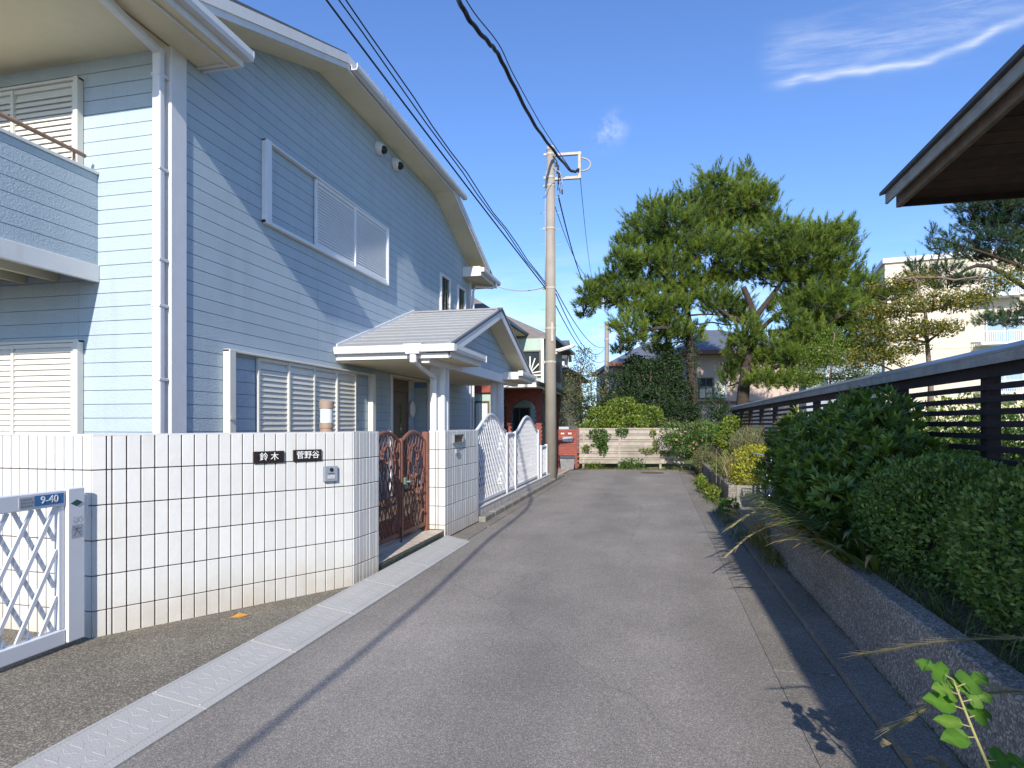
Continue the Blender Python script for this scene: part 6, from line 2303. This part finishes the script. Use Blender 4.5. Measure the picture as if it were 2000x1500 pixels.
# trees and tall shrubs
def broad_tree(name, label, cat, base, pads, n, length, width, m, trunk_r=.12, inner=.35, up=.1, droop=.2, tint_lo=0, tint_hi=1, depth_r=None, twigs=True, top=None):
    """pads: (px, py, d, rx, rz) in metres around the point seen at the pixel"""
    t = thing(name, label, cat, base)
    cl = []
    for px, py, d_, rx, rz_ in pads:
        p = at(px, py, d_)
        cl.append((p.x, p.y, p.z, rx, (depth_r or .9) * rx, rz_))
    pos, nr, dep = shell_points(cl, n, inner, .05, .18)
    k = len(pos)
    ax = unit(nr * .6 + NP.normal(size=(k, 3)) * .8 + np.array([0, 0, up]))
    sz = NP.uniform(.65, 1.2, k)
    leaves('crown', pos, ax, unit(nr + NP.normal(size=(k, 3)) * .7 + [0, 0, .5]), length * sz, width * sz, m, t, np.clip(NP.beta(2, 2.2, k) * (tint_hi - tint_lo) + tint_lo, 0, 1), fold=.2, droop=droop)
    b = Vector(base)
    tp = Vector(top) if top else Vector((sum(c[0] for c in cl) / len(cl), sum(c[1] for c in cl) / len(cl), max(c[2] for c in cl)))
    path = wiggle(b, tp, 6, .03)
    tr = [(path, trunk_r, trunk_r * .25)]
    for c in cl:
        q = min(path, key=lambda p: abs(p.z - (c[2] - c[5] * .8)))
        tr.append((wiggle(q, Vector(c[:3]), 4, .07), trunk_r * .38, .012))
        if twigs:
            for _ in range(3):
                e = Vector(c[:3]) + Vector((RND.uniform(-.8, .8) * c[3], RND.uniform(-.8, .8) * c[4], RND.uniform(-.3, .8) * c[5]))
                tr.append((wiggle(Vector(c[:3]) * .6 + q * .4, e, 3, .08), .015, .005))
    stems('trunk', tr, TWIG, t)
    return t


gp = lambda px, d: tuple((lambda p: (p.x, p.y, 0.0))(at(px, 828, d)))
broad_tree('garden_tree', 'loose grey-green tree beside the brick pillar in front of the white house', 'tree', gp(1142, 24.5),
           [(1125, 745, 24.5, .75, .7), (1140, 700, 25, .5, .6), (1112, 780, 24, .6, .6), (1150, 775, 24.5, .6, .55), (1130, 815, 23.8, .7, .45), (1155, 735, 25, .35, .4)], 5200, .085, .04, OLIVE_L, .07, tint_hi=.75, inner=.25)
broad_tree('garden_tree', 'dark rounded shrub between the grey-green tree and the viburnum', 'shrub', gp(1150, 23),
           [(1148, 795, 23.4, .55, .5), (1160, 825, 23, .5, .4)], 2200, .08, .045, DARK_L, .05)
broad_tree('camellia_tree', 'dense dark evergreen shrub mass in front of the pink house', 'tree', gp(1270, 25.2),
           [(1210, 765, 25, .8, .9), (1250, 745, 25.5, .9, 1.0), (1300, 740, 25.5, .9, 1.0), (1325, 775, 25.5, .6, .8), (1270, 790, 24.6, .9, .7), (1195, 800, 24.6, .6, .6), (1330, 815, 24.8, .8, .6), (1245, 715, 26, .6, .5), (1310, 712, 26, .5, .5)],
           26000, .10, .055, DARK_L, .12, inner=.5)
broad_tree('low_shrub', 'dull brown-green shrub at the right behind the wooden fence', 'shrub', gp(1310, 22.4),
           [(1300, 832, 22.3, .55, .25), (1335, 838, 22.4, .5, .3), (1375, 835, 23, .6, .35)], 2600, .07, .03, OLIVE_L, .03, tint_hi=.6)
broad_tree('garden_shrub', 'mid-green shrub between the pine trunks beyond the slatted fence', 'shrub', gp(1415, 24),
           [(1400, 790, 24.5, .5, .6), (1425, 815, 24, .6, .5), (1390, 825, 24, .5, .45)], 3200, .09, .045, DARK_L, .05, tint_hi=1)


def pine(label, base, trunk, limbs, pads, m, per_m2=105, nl=.21, nw=.019, tr_r=.22, ntuft=46, ivy=None, name='pine_tree'):
    """pads: (px, py, d, rx, rz); trunk and limbs: lists of pixel-depth points"""
    t = thing(name, label, 'tree', base)
    tk = smooth_path([Vector(base)] + [at(*p) for p in trunk], 5)
    segs = [(tk, tr_r, tr_r * .35)]
    for lb_ in limbs:
        segs.append((smooth_path([at(*p) for p in lb_], 4), tr_r * .42, tr_r * .12))
    nodes_ = [p for s in segs for p in s[0][2:]]
    B_, A_, L_, W_, T_ = [], [], [], [], []
    for px, py, d_, rx, rz_ in pads:
        rx, rz_ = rx * 1.12, rz_ * 1.25
        c = at(px, py, d_)
        near = min(nodes_, key=lambda p: (p - c).length + max(0, p.z - c.z) * .8)
        pth = wiggle(near, c - Vector((0, 0, rz_ * .35)), 4, .07)
        segs.append((pth, .045, .02))
        ry = rx * .85
        n_t = max(6, int(per_m2 * (rx * ry + rx * rz_ + ry * rz_)))
        tone = RND.uniform(-.08, .08)
        for q in range(n_t):
            v = Vector((RND.gauss(0, 1), RND.gauss(0, 1), RND.gauss(0, 1))).normalized()
            if v.z < -.35 and RND.random() < .7:
                v.z *= -.5
            r_ = RND.uniform(.45, 1.08)
            p = c + Vector((v.x * rx * r_, v.y * ry * r_, v.z * rz_ * r_))
            g_ = Vector((v.x * .75, v.y * .75, .75 + v.z * .35)).normalized()
            if q % 5 == 0:
                e = c + (p - c) * .35
                segs.append(([e, e.lerp(p, .5) - Vector((0, 0, .03)), p], .014, .006))
            if q % 9 == 0 and v.z > -.1:
                p = c + Vector((v.x * rx * .9, v.y * ry * .9, max(.6, v.z) * rz_)) * RND.uniform(1.05, 1.25)
            sh = RND.uniform(.30, .50) if q % 9 == 0 else RND.uniform(.10, .26)
            k_ = int(ntuft * RND.uniform(.7, 1.2))
            f_ = np.random.RandomState(RND.randrange(1 << 30)).rand(k_)
            B_.append(np.array(p)[None] + np.array(g_)[None] * (f_ * sh)[:, None])
            dd = NP.normal(size=(k_, 3))
            A_.append(unit(unit(dd) * (1.0 - .55 * f_)[:, None] + np.array(g_)[None] * (.35 + .9 * f_)[:, None]))
            L_.append(nl * NP.uniform(.65, 1.1, k_))
            W_.append(np.full(k_, nw))
            T_.append(np.clip(.45 + tone * 1.5 + RND.gauss(0, .22) + .18 * (f_ - .5) + NP.normal(size=k_) * .06, 0, 1))
    needles('crown', np.concatenate(B_), np.concatenate(A_), np.concatenate(L_), np.concatenate(W_), m, t, np.concatenate(T_))
    stems('trunk', segs, BARK, t)
    if ivy:
        pts = [p for p in tk if ivy[0] < p.z < ivy[1]]
        P3 = []
        for p in pts:
            for _ in range(ivy[2]):
                a = RND.uniform(0, 6.28)
                r_ = RND.uniform(.15, .38)
                P3.append((p.x + r_ * math.cos(a), p.y + r_ * math.sin(a), p.z + RND.uniform(-.3, .3)))
        P3 = np.array(P3)
        k_ = len(P3)
        leaves('ivy', P3, NP.normal(size=(k_, 3)) + [0, 0, -.4], NP.normal(size=(k_, 3)) + [0, -.8, .4], NP.uniform(.06, .11, k_), NP.uniform(.05, .08, k_), DARK_L, t, NP.beta(2, 2, k_), droop=.2)
    return t


D1, D2 = 25.5, 24.5
M = lambda r, d: r * d / 1200
padsA = [(1395, 362, 26, 24), (1457, 352, 16, 24), (1425, 395, 48, 34), (1470, 392, 34, 28), (1500, 385, 14, 22), (1355, 402, 42, 24), (1285, 407, 30, 13), (1275, 404, 10, 12), (1258, 440, 36, 18), (1312, 438, 46, 24), (1375, 445, 50, 32),
         (1440, 440, 50, 36), (1495, 442, 26, 34), (1225, 476, 26, 14), (1265, 478, 44, 24), (1325, 486, 50, 26), (1390, 496, 46, 28), (1445, 490, 44, 30), (1218, 512, 28, 18), (1265, 520, 46, 24), (1320, 530, 42, 24), (1215, 545, 30, 18),
         (1180, 562, 34, 14), (1148, 570, 18, 10), (1145, 598, 20, 12), (1138, 618, 14, 8), (1180, 592, 36, 18), (1230, 582, 40, 22), (1285, 572, 46, 24), (1300, 602, 44, 20), (1255, 612, 38, 18), (1228, 640, 30, 16), (1275, 640, 34, 18), (1310, 632, 26, 16), (1240, 668, 26, 11), (1212, 688, 18, 9), (1300, 665, 24, 14),
         (1338, 566, 34, 22), (1382, 560, 40, 24), (1395, 590, 36, 18), (1420, 606, 40, 20), (1440, 628, 34, 15), (1445, 525, 36, 24), (1480, 505, 30, 24), (1418, 545, 30, 18), (1325, 655, 22, 16), (1355, 655, 20, 16), (1290, 690, 26, 12)]
limbsA = [[(1345, 640, D1), (1310, 600, D1 - .5), (1270, 560, D1), (1225, 520, D1)], [(1345, 650, D1), (1290, 640, D1 - 1), (1230, 660, D1 - 1), (1205, 690, D1 - 1)], [(1342, 600, D1), (1385, 540, D1 - .3), (1405, 470, D1), (1410, 390, D1)],
          [(1342, 600, D1), (1330, 530, D1 - .2), (1320, 460, D1)], [(1330, 560, D1), (1270, 520, D1), (1230, 490, D1)], [(1290, 600, D1 - .4), (1200, 590, D1), (1145, 600, D1)]]
pine('tall pine with an ivy-covered trunk and a wide layered crown behind the wooden fence', gp(1352, D1), [(1352, 780, D1), (1348, 690, D1), (1346, 640, D1), (1342, 600, D1), (1338, 550, D1)], limbsA,
     [(px, py, D1 + RND.uniform(-1.1, 1.1), M(rx, D1), M(rz_, D1)) for px, py, rx, rz_ in padsA], PINE_L, tr_r=.25, ivy=(0.5, 5.6, 90))
padsB = [(1525, 462, 30, 22), (1560, 458, 34, 18), (1605, 462, 34, 20), (1645, 462, 20, 20), (1660, 446, 8, 16), (1540, 500, 44, 28), (1590, 500, 46, 30), (1640, 505, 34, 30), (1500, 520, 36, 26), (1540, 545, 40, 22), (1600, 545, 48, 26), (1650, 550, 32, 30), (1685, 560, 26, 24), (1580, 662, 40, 22), (1640, 682, 40, 20), (1692, 650, 34, 18), (1560, 690, 34, 18), (1700, 698, 34, 15), (1625, 625, 36, 18), (1478, 545, 26, 18),
         (1560, 585, 34, 20), (1610, 592, 48, 26), (1660, 600, 38, 24), (1700, 585, 28, 14), (1745, 578, 26, 12), (1770, 572, 14, 8), (1545, 625, 26, 18), (1595, 640, 42, 22), (1645, 645, 36, 16), (1690, 615, 24, 16), (1520, 600, 22, 14), (1580, 600, 34, 18),
         (1440, 680, 24, 30), (1462, 665, 20, 34), (1450, 725, 26, 28), (1490, 705, 22, 22), (1515, 712, 28, 24), (1545, 700, 24, 22), (1570, 716, 30, 18), (1610, 712, 24, 14), (1500, 745, 34, 16), (1550, 748, 40, 13), (1420, 745, 14, 22), (1530, 670, 20, 18), (1565, 670, 22, 14), (1500, 668, 14, 14)]
limbsB = [[(1462, 700, D2), (1490, 640, D2), (1540, 600, D2), (1590, 560, D2), (1630, 500, D2)], [(1475, 620, D2), (1520, 560, D2 + .3), (1560, 490, D2)], [(1490, 640, D2), (1430, 620, D2), (1400, 600, D2)], [(1500, 650, D2), (1580, 640, D2 - .5), (1660, 610, D2 - .6), (1760, 578, D2 - .6)], [(1455, 740, D2), (1520, 715, D2 - .5), (1570, 710, D2 - .5)]]
pine('leaning pine with exposed forked limbs and bright foliage on the right', gp(1448, D2), [(1450, 790, D2), (1458, 720, D2), (1472, 660, D2), (1470, 610, D2), (1452, 560, D2)], limbsB,
     [(px, py, D2 + RND.uniform(-1.1, 1.1), M(rx, D2), M(rz_, D2)) for px, py, rx, rz_ in padsB], PINE_L, tr_r=.30)
D3 = 19.0
padsC = [(1890, 408, 26, 8), (1940, 405, 40, 14), (1985, 402, 34, 14), (1925, 440, 44, 20), (1975, 440, 44, 24), (1905, 470, 20, 8), (1950, 470, 34, 16), (2000, 475, 36, 24), (1855, 468, 10, 16), (1862, 494, 22, 14), (1835, 490, 14, 8), (1820, 480, 8, 14), (1900, 500, 24, 14), (1945, 505, 36, 14), (1990, 515, 34, 22), (1785, 525, 14, 9), (1800, 540, 26, 11), (1850, 530, 24, 10), (1890, 550, 24, 10), (1850, 560, 34, 10), (1960, 620, 34, 6), (1990, 632, 30, 8), (1930, 632, 22, 5), (2040, 440, 40, 40), (2060, 520, 40, 40), (2040, 600, 40, 26), (2080, 430, 50, 40), (1825, 460, 7, 12)]
limbsC = [[(2060, 560, D3), (1990, 520, D3), (1940, 500, D3), (1880, 480, D3)], [(2060, 600, D3), (1930, 520, D3 - .2), (1860, 540, D3), (1800, 545, D3)], [(2070, 500, D3), (2000, 450, D3), (1920, 430, D3)], [(2060, 620, D3), (1980, 625, D3)]]
pine('dark blue-green pine reaching in from the right under the gate roof', gp(2075, D3), [(2075, 760, D3), (2070, 640, D3), (2065, 540, D3), (2062, 460, D3)], limbsC,
     [(px, py, D3 + RND.uniform(-.6, .6), M(rx, D3), M(rz_, D3)) for px, py, rx, rz_ in padsC], PINE_D, per_m2=190, nl=.13, nw=.012, tr_r=.2, ntuft=40)
# persimmon tree with autumn leaves
broad_tree('persimmon_tree', 'sparse persimmon tree with orange and yellow autumn leaves', 'tree', gp(1845, 15.5),
           [(1745, 555, 16, .35, .22), (1790, 548, 16, .45, .28), (1720, 610, 16, .55, .3), (1770, 600, 15.6, .6, .35), (1830, 585, 15.6, .55, .28), (1880, 590, 15.4, .6, .25), (1915, 575, 15.4, .4, .22), (1700, 655, 16, .5, .3), (1750, 650, 15.6, .6, .3), (1800, 640, 15.6, .55, .25), (1680, 700, 16, .45, .3), (1735, 695, 15.6, .45, .25), (1780, 680, 15.8, .4, .2), (1850, 640, 15, .4, .2), (1960, 545, 15.2, .45, .3), (1700, 560, 16.2, .2, .12)],
           12000, .075, .042, ORG_L, .10, inner=.1, depth_r=1.0, droop=.35, tint_hi=.9)
broad_tree('garden_tree', 'sparse leafy tree behind the far part of the slatted fence', 'tree', gp(1620, 20),
           [(1600, 690, 20, .6, .5), (1640, 690, 20, .6, .5), (1580, 735, 20, .6, .4), (1650, 735, 20, .6, .35), (1620, 655, 20.5, .5, .3), (1690, 735, 19.5, .5, .3)], 6500, .075, .04, YG_L, .07, inner=.1, tint_hi=.85)
# shrubs seen through and beyond the slatted fence
for q, (px, d_, rx, rz_, m_, lab) in enumerate(((1790, 9.5, .8, .55, MID_L, 'leafy shrub seen through the fence slats beside the large bush'), (1880, 8.5, .8, .6, YG_L, 'yellow-green shrub seen through the fence slats left of the thick post'), (1960, 8.0, .7, .5, MID_L, 'green shrub seen through the fence slats right of the thick post'), (1720, 12, .9, .6, DARK_L, 'dark shrub behind the slatted fence above the large bush'), (1990, 11, 1.2, .75, YG_L, 'pale shrub farther back seen through the right of the slatted fence'))):
    p = at(px, 828, d_)
    rz_ += .22
    bush('garden_shrub', lab, 'shrub', [(p.x, p.y, .42 + rz_ * .7, rx, rx, rz_), (p.x + rx, p.y + .5, .42 + rz_ * .5, rx * .7, rx * .7, rz_ * .7)], 4200, .08, .04, m_, (p.x, p.y, .42), inner=.4, flat=.44, nstem=2)
gl_ = thing('lawn_grass', 'rough sunlit garden grass seen through the slatted fence', 'grass', (5, 9, .42), kind='stuff')
out = ([], [], [])
blades([(RND.uniform(2.75, 9), RND.uniform(3.5, 15), .42) for _ in range(5000)], 3, .28, .010, .5, .3, (.65, .25), out=out)
blade_obj('grass_blades', out, GRASS_L, gl_)
